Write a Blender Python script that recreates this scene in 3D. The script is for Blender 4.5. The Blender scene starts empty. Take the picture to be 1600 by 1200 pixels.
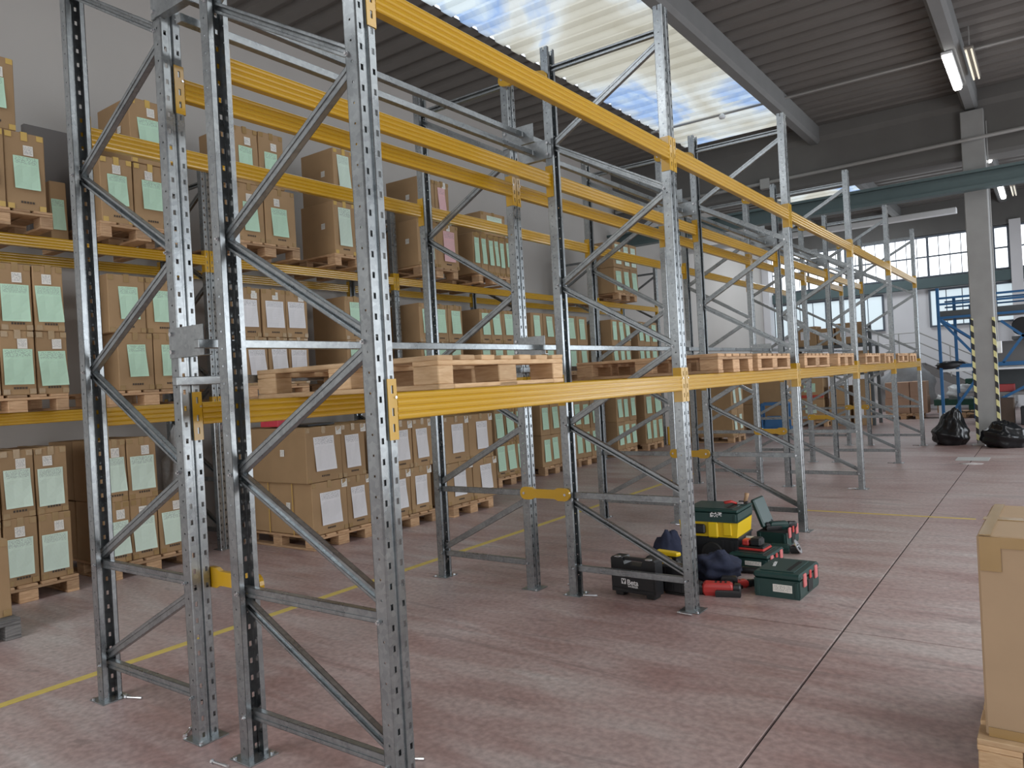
import bpy, math, random
from mathutils import Matrix, Vector
random.seed(7)
PI = math.pi
SC = bpy.context.scene
COL = SC.collection

# ------------------------------------------------------------------ camera
cam = bpy.data.cameras.new('camera')
cam.sensor_width = 36.0
cam.lens = 1173.3 * 36.0 / 1600.0
cam.clip_start = 0.05
cam.clip_end = 200
co = bpy.data.objects.new('camera', cam)
COL.objects.link(co)
yaw, pit, rol = 0.624721, -0.001446, -0.0551507
fw = Vector((-math.sin(yaw) * math.cos(pit), math.cos(yaw) * math.cos(pit), math.sin(pit)))
rr = Vector((math.cos(yaw), math.sin(yaw), 0))
uu = rr.cross(fw)
r2 = rr * math.cos(rol) + uu * math.sin(rol)
u2 = -rr * math.sin(rol) + uu * math.cos(rol)
CAM = Vector((4.2706, -1.9976, 1.6069))
co.matrix_world = Matrix(((r2.x, u2.x, -fw.x, CAM.x), (r2.y, u2.y, -fw.y, CAM.y), (r2.z, u2.z, -fw.z, CAM.z), (0, 0, 0, 1)))
SC.camera = co

# ------------------------------------------------------------------ light, sky, exposure
SC.view_settings.view_transform = 'Standard'
SC.view_settings.look = 'None'
SC.view_settings.gamma = 1.0
SC.view_settings.use_curve_mapping = False
SC.view_settings.exposure = 0.30
SC.cycles.use_denoising = True
SC.cycles.max_bounces = 8
SC.cycles.diffuse_bounces = 4
SC.cycles.glossy_bounces = 4
SC.cycles.sample_clamp_indirect = 6.0
WIN_EMIT = 1.8
w = bpy.data.worlds.new('overcast sky')
SC.world = w
w.use_nodes = True
bg = w.node_tree.nodes['Background']
bg.inputs[0].default_value = (0.86, 0.92, 1.0, 1)
bg.inputs[1].default_value = 1.0


def area(name, loc, direction, sx, sy, energy, color=(1, 1, 1)):
    l = bpy.data.lights.new(name, 'AREA')
    l.shape = 'RECTANGLE'
    l.size = sx
    l.size_y = sy
    l.energy = energy
    l.color = color
    o = bpy.data.objects.new(name, l)
    COL.objects.link(o)
    o.location = loc
    o.rotation_euler = Vector(direction).to_track_quat('-Z', 'Y').to_euler()
    return o


# added area lights: daylight fill at assumed, unseen doors and from overhead
area('assumed_door_fill', (9.6, 3.0, 1.9), (-1, 0, -0.12), 8.8, 3.4, 235, (0.97, 0.98, 1.0))
area('assumed_door_fill', (9.6, 16.0, 1.9), (-1, 0.1, -0.12), 7.8, 3.4, 330, (0.88, 0.94, 1.0))
area('assumed_entrance_fill', (1.5, -7.6, 1.9), (0, 1, -0.12), 8.8, 3.4, 120, (1.0, 0.97, 0.93))
area('overhead_fill', (7.2, 5.0, 6.3), (0, 0, -1), 2.2, 16.0, 330, (0.96, 0.98, 1.0))  # added to brighten the floor; the roof above is closed
area('overhead_fill', (-0.8, -5.4, 6.3), (0, 0, -1), 2.2, 4.4, 180, (0.97, 0.98, 1.0))  # added behind the camera, no skylight above it
area('overhead_fill', (-1.07, 22.2, 6.55), (0, 0, -1), 2.2, 3.0, 150, (0.9, 0.95, 1.0))  # daylight of the far skylight

# ------------------------------------------------------------------ helpers


class MB:
    """collects simple solids and links them as one mesh object"""

    def __init__(self):
        self.v = []
        self.f = []
        self.uv = {}

    def add(self, vs, fs, M=None):
        n = len(self.v)
        if M is not None:
            vs = [M @ Vector(p) for p in vs]
        self.v += [tuple(p) for p in vs]
        self.f += [tuple(i + n for i in f) for f in fs]
        return self

    def box(self, x0, x1, y0, y1, z0, z1, c=0.0, M=None, j=0.0):
        if x0 > x1: x0, x1 = x1, x0
        if y0 > y1: y0, y1 = y1, y0
        if z0 > z1: z0, z1 = z1, z0
        if c <= 0:
            vs = [(x, y, z) for z in (z0, z1) for y in (y0, y1) for x in (x0, x1)]
            fs = [(0, 2, 3, 1), (4, 5, 7, 6), (0, 1, 5, 4), (2, 6, 7, 3), (0, 4, 6, 2), (1, 3, 7, 5)]
            if j:
                vs = [tuple(a + random.uniform(-j, j) for a in p) for p in vs]
            return self.add(vs, fs, M)
        c = min(c, (x1 - x0) * .45, (y1 - y0) * .45, (z1 - z0) * .45)
        vs, idx = [], {}
        X, Y, Z = (x0, x1), (y0, y1), (z0, z1)
        for a in (0, 1):
            for b in (0, 1):
                for d in (0, 1):
                    sx, sy, sz = (1 - 2 * a) * c, (1 - 2 * b) * c, (1 - 2 * d) * c
                    jx, jy, jz = (random.uniform(-j, j) for _ in range(3)) if j else (0, 0, 0)
                    for ax in range(3):
                        p = [X[a] + sx + jx, Y[b] + sy + jy, Z[d] + sz + jz]
                        p[ax] = (X[a], Y[b], Z[d])[ax] + (jx, jy, jz)[ax]
                        idx[(a, b, d, ax)] = len(vs)
                        vs.append(tuple(p))
        I = idx
        fs = []
        for s in (0, 1):
            q = [I[(s, 0, 0, 0)], I[(s, 1, 0, 0)], I[(s, 1, 1, 0)], I[(s, 0, 1, 0)]]
            fs.append(tuple(q if s else q[::-1]))
            q = [I[(0, s, 0, 1)], I[(0, s, 1, 1)], I[(1, s, 1, 1)], I[(1, s, 0, 1)]]
            fs.append(tuple(q if s else q[::-1]))
            q = [I[(0, 0, s, 2)], I[(1, 0, s, 2)], I[(1, 1, s, 2)], I[(0, 1, s, 2)]]
            fs.append(tuple(q if s else q[::-1]))
        for a in (0, 1):
            for b in (0, 1):
                fs.append((I[(a, b, 0, 0)], I[(a, b, 1, 0)], I[(a, b, 1, 1)], I[(a, b, 0, 1)]))
                fs.append((I[(a, 0, b, 0)], I[(a, 1, b, 0)], I[(a, 1, b, 2)], I[(a, 0, b, 2)]))
                fs.append((I[(0, a, b, 1)], I[(1, a, b, 1)], I[(1, a, b, 2)], I[(0, a, b, 2)]))
                for d in (0, 1):
                    fs.append((I[(a, b, d, 0)], I[(a, b, d, 1)], I[(a, b, d, 2)]))
        return self.add(vs, fs, M)

    def prism(self, poly, axis, a0, a1, M=None):
        """extrude a closed polygon; axis 'x': poly=(y,z), 'y': poly=(x,z), 'z': poly=(x,y)"""
        n = len(poly)

        def P(p, a):
            return {'x': (a, p[0], p[1]), 'y': (p[0], a, p[1]), 'z': (p[0], p[1], a)}[axis]
        vs = [P(p, a0) for p in poly] + [P(p, a1) for p in poly]
        fs = [(i, (i + 1) % n, n + (i + 1) % n, n + i) for i in range(n)]
        fs += [tuple(range(n))[::-1], tuple(range(n, 2 * n))]
        return self.add(vs, fs, M)

    def tube(self, pts, r, n=8, cap=True):
        pts = [Vector(p) for p in pts]
        rings = []
        base = len(self.v)
        prev = None
        for i, p in enumerate(pts):
            d = (pts[min(i + 1, len(pts) - 1)] - pts[max(i - 1, 0)]).normalized()
            ref = Vector((0, 0, 1)) if abs(d.z) < .9 else Vector((1, 0, 0))
            a = d.cross(ref).normalized()
            b = d.cross(a).normalized()
            rad = r[i] if isinstance(r, (list, tuple)) else r
            rings.append([p + a * rad * math.cos(2 * PI * k / n) + b * rad * math.sin(2 * PI * k / n) for k in range(n)])
        vs = [q for ring in rings for q in ring]
        fs = []
        for i in range(len(pts) - 1):
            for k in range(n):
                fs.append((i * n + k, i * n + (k + 1) % n, (i + 1) * n + (k + 1) % n, (i + 1) * n + k))
        if cap:
            fs += [tuple(range(n))[::-1], tuple(range((len(pts) - 1) * n, len(pts) * n))]
        return self.add(vs, fs)

    def bar(self, p, q, wd, ht, up=(0, 0, 1)):
        """square bar from p to q"""
        p, q = Vector(p), Vector(q)
        d = (q - p)
        L = d.length
        d.normalize()
        s = d.cross(Vector(up))
        if s.length < 1e-4:
            s = d.cross(Vector((1, 0, 0)))
        s.normalize()
        t = s.cross(d)
        M = Matrix(((d.x, s.x, t.x, p.x), (d.y, s.y, t.y, p.y), (d.z, s.z, t.z, p.z), (0, 0, 0, 1)))
        return self.box(0, L, -wd / 2, wd / 2, -ht / 2, ht / 2, 0, M)

    def lathe(self, prof, n=16, M=None):
        vs = []
        for r, z in prof:
            for k in range(n):
                vs.append((r * math.cos(2 * PI * k / n), r * math.sin(2 * PI * k / n), z))
        fs = []
        m = len(prof)
        for i in range(m - 1):
            for k in range(n):
                fs.append((i * n + k, i * n + (k + 1) % n, (i + 1) * n + (k + 1) % n, (i + 1) * n + k))
        fs += [tuple(range(n))[::-1], tuple(range((m - 1) * n, m * n))]
        return self.add(vs, fs, M)

    def slab(self, poly, z0, z1, inset=.006, M=None):
        """flat-lying moulded shape: outline in plan, rounded over at top and bottom"""
        cx = sum(p[0] for p in poly) / len(poly)
        cy = sum(p[1] for p in poly) / len(poly)
        n = len(poly)
        h = z1 - z0
        vs, rings = [], ((z0, inset), (z0 + h * .3, 0), (z0 + h * .68, 0), (z0 + h * .9, inset * .6), (z1, inset * 1.6))
        for z, i in rings:
            for x, y in poly:
                d = math.hypot(x - cx, y - cy) or 1
                k = max(.3, 1 - i / d)
                vs.append((cx + (x - cx) * k, cy + (y - cy) * k, z))
        fs = []
        for r in range(len(rings) - 1):
            for k in range(n):
                fs.append((r * n + k, r * n + (k + 1) % n, (r + 1) * n + (k + 1) % n, (r + 1) * n + k))
        fs += [tuple(range(n))[::-1], tuple(range((len(rings) - 1) * n, len(rings) * n))]
        return self.add(vs, fs, M)

    def blob(self, cx, cy, cz, rx, ry, rz, rough=.12, seed=0, flat=True, n=20, m=12, f=2.3, peak=None):
        rnd = random.Random(seed)
        ph = [rnd.uniform(0, 6.28) for _ in range(9)]
        vs = []
        for i in range(m + 1):
            th = PI * i / m
            for k in range(n):
                a = 2 * PI * k / n
                d = Vector((math.sin(th) * math.cos(a), math.sin(th) * math.sin(a), math.cos(th)))
                s = 1 + rough * (math.sin(f * d.x * 2 + ph[0]) * math.sin(f * d.y * 2 + ph[1]) + .6 * math.sin(f * 4 * d.z + ph[2] + 3 * d.x)
                                 + .5 * math.sin(f * 5 * d.x + ph[3]) * math.cos(f * 5 * d.y + ph[4]) + .35 * math.sin(f * 9 * (d.x + d.z) + ph[5]) * math.sin(f * 8 * d.y + ph[6]))
                x, y, z = d.x * rx * s, d.y * ry * s, d.z * rz * s
                if peak and d.z > .1:
                    t = (d.z - .1) / .9
                    x += peak[0] * t * t
                    y += peak[1] * t * t
                    z += peak[2] * t * t
                    x *= 1 - .35 * t
                    y *= 1 - .35 * t
                z += cz
                if flat:
                    z = max(z, 0.0)
                vs.append((cx + x, cy + y, z))
        fs = []
        for i in range(m):
            for k in range(n):
                fs.append((i * n + k, i * n + (k + 1) % n, (i + 1) * n + (k + 1) % n, (i + 1) * n + k))
        return self.add(vs, fs)

    def mesh(self, name, mat, smooth=False):
        me = bpy.data.meshes.new(name)
        me.from_pydata(self.v, [], self.f)
        if mat is not None:
            me.materials.append(mat)
        if smooth:
            for p in me.polygons:
                p.use_smooth = True
        me.validate()
        me.update()
        return me

    def build(self, name, mat, parent=None, smooth=False, loc=None, rot=None):
        return link(name, self.mesh(name, mat, smooth), parent, loc, rot)


def link(name, me, parent=None, loc=None, rot=None):
    o = bpy.data.objects.new(name, me)
    COL.objects.link(o)
    if parent is not None:
        o.parent = parent
    if loc is not None:
        o.location = loc
    if rot is not None:
        o.rotation_euler = rot
    return o


def tag(o, label, cat, group=None, kind='thing'):
    o['label'] = label
    o['category'] = cat
    o['kind'] = kind
    if group:
        o['group'] = group
    return o


def empty(name, loc, rz, label, cat, group=None):
    o = bpy.data.objects.new(name, None)
    COL.objects.link(o)
    o.empty_display_size = .1
    o.location = loc
    o.rotation_euler = (0, 0, rz)
    return tag(o, label, cat, group)


def struct(o, label=None):
    o['kind'] = 'structure'
    if label:
        o['label'] = label
    return o


def dup(root, loc, rz=0.0, label=None, group=None):
    def cp(o, par):
        c = o.copy()
        COL.objects.link(c)
        if par is not None:
            c.parent = par
        for ch in list(o.children):
            cp(ch, c)
        return c
    r = cp(root, None)
    r.location = loc
    r.rotation_euler = (0, 0, rz)
    if label:
        r['label'] = label
    if group:
        r['group'] = group
    return r


def sheet_mesh(name, w_, h_, mat, bend=0.0, skew=0.0, nx=3, nz=5, axis='x', lift=.004, t=.0012):
    """a sheet of paper facing +X (or -Y): local origin at its centre, with UVs and a little curl"""
    vs, fs, uv = [], [], []
    for i in range(nz + 1):
        for k in range(nx + 1):
            u, v = k / nx, i / nz
            y = (u - .5) * w_ + skew * (v - .5) * h_
            z = (v - .5) * h_ - skew * .3 * (u - .5) * w_
            x = lift + bend * (1 - v) ** 2 * (.6 + .8 * abs(u - .4)) + .0025 * math.sin(7 * u + 5 * v)
            vs.append((x, y, z) if axis == 'x' else (y, -x, z))
            uv.append((u, v))
    for i in range(nz):
        for k in range(nx):
            a = i * (nx + 1) + k
            fs.append((a, a + 1, a + nx + 2, a + nx + 1))
    me = bpy.data.meshes.new(name)
    me.from_pydata(vs, [], fs)
    ul = me.uv_layers.new(name='UVMap')
    for p in me.polygons:
        for li in p.loop_indices:
            ul.data[li].uv = uv[me.loops[li].vertex_index]
    me.materials.append(mat)
    return me


# ------------------------------------------------------------------ materials


def newmat(name):
    m = bpy.data.materials.new(name)
    m.use_nodes = True
    nt = m.node_tree
    return m, nt, nt.nodes['Principled BSDF']


def plain(name, col, rough=.5, metal=0.0, noise=.0, scale=20, bump=0.0, spec=None, coord='Object', rand=0.0):
    m, nt, b = newmat(name)
    b.inputs['Base Color'].default_value = (*col, 1)
    b.inputs['Roughness'].default_value = rough
    b.inputs['Metallic'].default_value = metal
    if spec is not None:
        b.inputs['Specular IOR Level'].default_value = spec
    tc = nt.nodes.new('ShaderNodeTexCoord')
    if noise or bump:
        n = nt.nodes.new('ShaderNodeTexNoise')
        n.inputs['Scale'].default_value = scale
        n.inputs['Detail'].default_value = 5
        nt.links.new(tc.outputs[coord], n.inputs['Vector'])
        if noise:
            mx = nt.nodes.new('ShaderNodeMix')
            mx.data_type = 'RGBA'
            mx.inputs['A'].default_value = (*[max(0, c * (1 - noise)) for c in col], 1)
            mx.inputs['B'].default_value = (*[min(1, c * (1 + noise)) for c in col], 1)
            nt.links.new(n.outputs['Fac'], mx.inputs['Factor'])
            src = mx.outputs['Result']
            if rand:
                oi = nt.nodes.new('ShaderNodeObjectInfo')
                mp = nt.nodes.new('ShaderNodeMapRange')
                mp.inputs['To Min'].default_value = 1 - rand
                mp.inputs['To Max'].default_value = 1 + rand
                nt.links.new(oi.outputs['Random'], mp.inputs['Value'])
                hs = nt.nodes.new('ShaderNodeHueSaturation')
                nt.links.new(mp.outputs[0], hs.inputs['Value'])
                nt.links.new(src, hs.inputs['Color'])
                src = hs.outputs['Color']
            nt.links.new(src, b.inputs['Base Color'])
        if bump:
            bp = nt.nodes.new('ShaderNodeBump')
            bp.inputs['Strength'].default_value = bump
            bp.inputs['Distance'].default_value = .01
            nt.links.new(n.outputs['Fac'], bp.inputs['Height'])
            nt.links.new(bp.outputs['Normal'], b.inputs['Normal'])
    return m


def emit(name, col, strength):
    m, nt, b = newmat(name)
    b.inputs['Base Color'].default_value = (*[c * .6 for c in col], 1)
    b.inputs['Emission Color'].default_value = (*col, 1)
    b.inputs['Emission Strength'].default_value = strength
    b.inputs['Roughness'].default_value = .4
    return m


def wood_mat(name, c1, c2, scale=6.0):
    m, nt, b = newmat(name)
    tc = nt.nodes.new('ShaderNodeTexCoord')
    mp = nt.nodes.new('ShaderNodeMapping')
    mp.inputs['Scale'].default_value = (2.0, 2.0, 14.0)
    nt.links.new(tc.outputs['Object'], mp.inputs['Vector'])
    oi = nt.nodes.new('ShaderNodeObjectInfo')
    n = nt.nodes.new('ShaderNodeTexNoise')
    n.noise_dimensions = '4D'
    n.inputs['Scale'].default_value = scale
    n.inputs['Detail'].default_value = 6
    n.inputs['Distortion'].default_value = .6
    mul = nt.nodes.new('ShaderNodeMath')
    mul.operation = 'MULTIPLY'
    mul.inputs[1].default_value = 40
    nt.links.new(oi.outputs['Random'], mul.inputs[0])
    nt.links.new(mul.outputs[0], n.inputs['W'])
    nt.links.new(mp.outputs[0], n.inputs['Vector'])
    cr = nt.nodes.new('ShaderNodeValToRGB')
    cr.color_ramp.elements[0].position = .3
    cr.color_ramp.elements[0].color = (*c1, 1)
    cr.color_ramp.elements[1].position = .7
    cr.color_ramp.elements[1].color = (*c2, 1)
    nt.links.new(n.outputs['Fac'], cr.inputs['Fac'])
    hs = nt.nodes.new('ShaderNodeHueSaturation')
    mr = nt.nodes.new('ShaderNodeMapRange')
    mr.inputs['To Min'].default_value = .72
    mr.inputs['To Max'].default_value = 1.25
    nt.links.new(oi.outputs['Random'], mr.inputs['Value'])
    nt.links.new(mr.outputs[0], hs.inputs['Value'])
    nt.links.new(cr.outputs['Color'], hs.inputs['Color'])
    nt.links.new(hs.outputs['Color'], b.inputs['Base Color'])
    b.inputs['Roughness'].default_value = .8
    bp = nt.nodes.new('ShaderNodeBump')
    bp.inputs['Strength'].default_value = .25
    bp.inputs['Distance'].default_value = .004
    nt.links.new(n.outputs['Fac'], bp.inputs['Height'])
    nt.links.new(bp.outputs['Normal'], b.inputs['Normal'])
    return m


def math_node(nt, op, a, b=None):
    n = nt.nodes.new('ShaderNodeMath')
    n.operation = op
    for i, x in enumerate((a, b)):
        if x is None:
            continue
        if isinstance(x, (int, float)):
            n.inputs[i].default_value = x
        else:
            nt.links.new(x, n.inputs[i])
    return n.outputs[0]


def print_mat(name, paper, ink=(.12, .14, .16), form=True):
    """printed paper: heading, a few dark words and a fine ruled table (by UV)"""
    m, nt, b = newmat(name)
    tc = nt.nodes.new('ShaderNodeTexCoord')
    sp = nt.nodes.new('ShaderNodeSeparateXYZ')
    nt.links.new(tc.outputs['UV'], sp.inputs[0])
    u, v = sp.outputs[0], sp.outputs[1]
    oi = nt.nodes.new('ShaderNodeObjectInfo')
    nz = nt.nodes.new('ShaderNodeTexNoise')
    nz.noise_dimensions = '3D'
    cmb = nt.nodes.new('ShaderNodeCombineXYZ')
    nt.links.new(math_node(nt, 'MULTIPLY', u, 26.0 if form else 14.0), cmb.inputs[0])
    nt.links.new(math_node(nt, 'FLOOR', math_node(nt, 'MULTIPLY', v, 34.0 if form else 8.0)), cmb.inputs[1])
    nt.links.new(math_node(nt, 'MULTIPLY', oi.outputs['Random'], 50.0), cmb.inputs[2])
    nt.links.new(cmb.outputs[0], nz.inputs['Vector'])
    nz.inputs['Scale'].default_value = 1.0
    nz.inputs['Detail'].default_value = 2
    word = math_node(nt, 'GREATER_THAN', nz.outputs['Fac'], .49 if form else .5)
    line = math_node(nt, 'GREATER_THAN', math_node(nt, 'FRACT', math_node(nt, 'MULTIPLY', v, 34.0 if form else 8.0)), .42)
    inx = math_node(nt, 'MULTIPLY', math_node(nt, 'GREATER_THAN', u, .06), math_node(nt, 'LESS_THAN', u, .93))
    if form:
        head = math_node(nt, 'MULTIPLY', math_node(nt, 'GREATER_THAN', v, .78), math_node(nt, 'LESS_THAN', v, .97))
        d1 = math_node(nt, 'MULTIPLY', math_node(nt, 'MULTIPLY', word, line), math_node(nt, 'MULTIPLY', head, inx))
        d1 = math_node(nt, 'MULTIPLY', d1, .5)
        rule = math_node(nt, 'LESS_THAN', math_node(nt, 'FRACT', math_node(nt, 'MULTIPLY', v, 26.0)), .16)
        body = math_node(nt, 'MULTIPLY', math_node(nt, 'LESS_THAN', v, .72), math_node(nt, 'GREATER_THAN', v, .06))
        d2 = math_node(nt, 'MULTIPLY', math_node(nt, 'MULTIPLY', rule, body), math_node(nt, 'MULTIPLY', inx, .28))
        fac = math_node(nt, 'MAXIMUM', d1, d2)
    else:
        iny = math_node(nt, 'MULTIPLY', math_node(nt, 'GREATER_THAN', v, .12), math_node(nt, 'LESS_THAN', v, .9))
        fac = math_node(nt, 'MULTIPLY', math_node(nt, 'MULTIPLY', word, line), math_node(nt, 'MULTIPLY', inx, math_node(nt, 'MULTIPLY', iny, .6)))
    mx = nt.nodes.new('ShaderNodeMix')
    mx.data_type = 'RGBA'
    mx.inputs['A'].default_value = (*paper, 1)
    mx.inputs['B'].default_value = (*ink, 1)
    nt.links.new(fac, mx.inputs['Factor'])
    nt.links.new(mx.outputs['Result'], b.inputs['Base Color'])
    b.inputs['Roughness'].default_value = .6
    return m


def floor_mat():
    m, nt, b = newmat('worn red concrete floor')
    tc = nt.nodes.new('ShaderNodeTexCoord')
    ge = nt.nodes.new('ShaderNodeNewGeometry')

    def noise(scale, detail, vec, dist=0.0):
        n = nt.nodes.new('ShaderNodeTexNoise')
        n.inputs['Scale'].default_value = scale
        n.inputs['Detail'].default_value = detail
        n.inputs['Distortion'].default_value = dist
        nt.links.new(vec, n.inputs['Vector'])
        return n.outputs['Fac']

    def mapped(sc, rz=0.0):
        mp = nt.nodes.new('ShaderNodeMapping')
        mp.inputs['Scale'].default_value = sc
        mp.inputs['Rotation'].default_value = (0, 0, rz)
        nt.links.new(ge.outputs['Position'], mp.inputs['Vector'])
        return mp.outputs[0]
    big = noise(.55, 6, mapped((1, 1, 1)), .4)
    streak = noise(2.2, 7, mapped((.45, 2.2, 1), .35), .8)
    fine = noise(28, 6, mapped((1, 1, 1)))
    cr = nt.nodes.new('ShaderNodeValToRGB')
    e = cr.color_ramp.elements
    e[0].position = .33
    e[0].color = (.285, .165, .150, 1)
    e[1].position = .68
    e[1].color = (.50, .455, .435, 1)
    k = cr.color_ramp.elements.new(.5)
    k.color = (.40, .300, .283, 1)
    s = math_node(nt, 'ADD', math_node(nt, 'MULTIPLY', big, .55), math_node(nt, 'MULTIPLY', streak, .45))
    nt.links.new(s, cr.inputs['Fac'])
    mr = nt.nodes.new('ShaderNodeMapRange')
    mr.inputs['From Min'].default_value = .3
    mr.inputs['From Max'].default_value = .7
    mr.inputs['To Min'].default_value = .8
    mr.inputs['To Max'].default_value = 1.22
    nt.links.new(fine, mr.inputs['Value'])
    hs = nt.nodes.new('ShaderNodeHueSaturation')
    nt.links.new(mr.outputs[0], hs.inputs['Value'])
    nt.links.new(cr.outputs['Color'], hs.inputs['Color'])
    # dark tyre scuffs and pale specks
    sc = noise(1.1, 8, mapped((.5, 3.2, 1), -.5), 1.6)
    scf = math_node(nt, 'MULTIPLY', math_node(nt, 'GREATER_THAN', sc, .63), .35)
    mx = nt.nodes.new('ShaderNodeMix')
    mx.data_type = 'RGBA'
    mx.inputs['B'].default_value = (.19, .155, .15, 1)
    nt.links.new(scf, mx.inputs['Factor'])
    nt.links.new(hs.outputs['Color'], mx.inputs['A'])
    sp = noise(46, 2, mapped((1, 1, 1)))
    spf = math_node(nt, 'MULTIPLY', math_node(nt, 'GREATER_THAN', sp, .755), .6)
    mx2 = nt.nodes.new('ShaderNodeMix')
    mx2.data_type = 'RGBA'
    mx2.inputs['B'].default_value = (.45, .40, .38, 1)
    nt.links.new(spf, mx2.inputs['Factor'])
    nt.links.new(mx.outputs['Result'], mx2.inputs['A'])
    nt.links.new(mx2.outputs['Result'], b.inputs['Base Color'])
    r = nt.nodes.new('ShaderNodeMapRange')
    r.inputs['To Min'].default_value = .30
    r.inputs['To Max'].default_value = .55
    nt.links.new(streak, r.inputs['Value'])
    nt.links.new(r.outputs[0], b.inputs['Roughness'])
    bp = nt.nodes.new('ShaderNodeBump')
    bp.inputs['Strength'].default_value = .12
    bp.inputs['Distance'].default_value = .004
    nt.links.new(fine, bp.inputs['Height'])
    nt.links.new(bp.outputs['Normal'], b.inputs['Normal'])
    return m


def zinc_mat():
    m, nt, b = newmat('galvanised steel')
    tc = nt.nodes.new('ShaderNodeTexCoord')
    v = nt.nodes.new('ShaderNodeTexVoronoi')
    v.inputs['Scale'].default_value = 55
    nt.links.new(tc.outputs['Object'], v.inputs['Vector'])
    n = nt.nodes.new('ShaderNodeTexNoise')
    n.inputs['Scale'].default_value = 6
    n.inputs['Detail'].default_value = 4
    nt.links.new(tc.outputs['Object'], n.inputs['Vector'])
    s = math_node(nt, 'ADD', math_node(nt, 'MULTIPLY', v.outputs['Color'], .35), math_node(nt, 'MULTIPLY', n.outputs['Fac'], .65))
    cr = nt.nodes.new('ShaderNodeValToRGB')
    cr.color_ramp.elements[0].position = .25
    cr.color_ramp.elements[0].color = (.25, .272, .285, 1)
    cr.color_ramp.elements[1].position = .75
    cr.color_ramp.elements[1].color = (.40, .43, .44, 1)
    nt.links.new(s, cr.inputs['Fac'])
    nt.links.new(cr.outputs['Color'], b.inputs['Base Color'])
    b.inputs['Metallic'].default_value = .85
    mr = nt.nodes.new('ShaderNodeMapRange')
    mr.inputs['To Min'].default_value = .20
    mr.inputs['To Max'].default_value = .38
    nt.links.new(n.outputs['Fac'], mr.inputs['Value'])
    nt.links.new(mr.outputs[0], b.inputs['Roughness'])
    return m


def hazard_mat():
    m, nt, b = newmat('black and yellow hazard tape')
    ge = nt.nodes.new('ShaderNodeNewGeometry')
    sp = nt.nodes.new('ShaderNodeSeparateXYZ')
    nt.links.new(ge.outputs['Position'], sp.inputs[0])
    t = math_node(nt, 'ADD', sp.outputs[2], math_node(nt, 'MULTIPLY', math_node(nt, 'ADD', sp.outputs[0], sp.outputs[1]), .8))
    f = math_node(nt, 'GREATER_THAN', math_node(nt, 'FRACT', math_node(nt, 'MULTIPLY', t, 4.5)), .5)
    mx = nt.nodes.new('ShaderNodeMix')
    mx.data_type = 'RGBA'
    mx.inputs['A'].default_value = (.02, .02, .02, 1)
    mx.inputs['B'].default_value = (.80, .76, .36, 1)
    nt.links.new(f, mx.inputs['Factor'])
    nt.links.new(mx.outputs['Result'], b.inputs['Base Color'])
    b.inputs['Roughness'].default_value = .45
    return m


def skylight_mat():
    """translucent roof sheets lit by the sky behind them, stained in patches, with blue sky showing through put into the colour"""
    m, nt, b = newmat('backlit translucent roof sheet')
    ge = nt.nodes.new('ShaderNodeNewGeometry')
    mp = nt.nodes.new('ShaderNodeMapping')
    mp.inputs['Scale'].default_value = (.9, .5, 1)
    nt.links.new(ge.outputs['Position'], mp.inputs['Vector'])
    n = nt.nodes.new('ShaderNodeTexNoise')
    n.inputs['Scale'].default_value = .55
    n.inputs['Detail'].default_value = 6
    n.inputs['Distortion'].default_value = .5
    nt.links.new(mp.outputs[0], n.inputs['Vector'])
    cr = nt.nodes.new('ShaderNodeValToRGB')
    e = cr.color_ramp.elements
    e[0].position = .30
    e[0].color = (.60, .55, .43, 1)
    e[1].position = .70
    e[1].color = (.86, .93, .92, 1)
    for p_, c_ in ((.43, (.70, .66, .55, 1)), (.50, (.84, .85, .80, 1)), (.56, (.42, .58, .86, 1)), (.61, (.86, .93, .92, 1))):  # the blue stop paints in sky seen through the sheet
        k = e.new(p_)
        k.color = c_
    nt.links.new(n.outputs['Fac'], cr.inputs['Fac'])
    nt.links.new(cr.outputs['Color'], b.inputs['Base Color'])
    b.inputs['Roughness'].default_value = .5
    tr = nt.nodes.new('ShaderNodeBsdfTranslucent')
    nt.links.new(cr.outputs['Color'], tr.inputs['Color'])
    mx = nt.nodes.new('ShaderNodeMixShader')
    mx.inputs[0].default_value = .88
    nt.links.new(b.outputs[0], mx.inputs[1])
    nt.links.new(tr.outputs[0], mx.inputs[2])
    nt.links.new(mx.outputs[0], nt.nodes['Material Output'].inputs['Surface'])
    return m


M = {}
M['floor'] = floor_mat()
M['zinc'] = zinc_mat()
M['yellow'] = plain('yellow powder coat', (.55, .315, .010), .30, 0, .06, 8)
yb = M['yellow'].node_tree.nodes['Principled BSDF']
yb.inputs['Coat Weight'].default_value = .7
yb.inputs['Coat Roughness'].default_value = .12
M['dark_frame'] = plain('dark grey painted steel', (.085, .095, .10), .45, .2, .1, 10)
M['card'] = plain('brown corrugated cardboard', (.385, .25, .13), .78, 0, .13, 5, .12, rand=.10)
M['card_pink'] = plain('pinkish brown cardboard', (.46, .30, .21), .78, 0, .10, 5, .1, rand=.06)
M['card_pale'] = plain('pale brown cardboard', (.42, .295, .18), .72, 0, .07, 9, .06)
M['tape'] = plain('brown packing tape', (.36, .235, .10), .22, 0, .1, 12)
M['tape_yellow'] = plain('yellow packing tape', (.62, .42, .12), .28, 0, .1, 12)
M['tape_red'] = plain('red packing tape', (.5, .07, .05), .35)
M['mark'] = plain('black printed mark', (.08, .06, .045), .7)
M['green_sheet'] = print_mat('pale green printed form', (.55, .80, .61))
M['mint_sheet'] = print_mat('mint white printed form', (.68, .83, .71))
M['white_sheet'] = print_mat('white printed form', (.80, .80, .82))
M['pink_sheet'] = print_mat('pink printed form', (.80, .50, .52))
M['sticker'] = print_mat('white shipping sticker', (.80, .78, .72), form=False)
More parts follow.
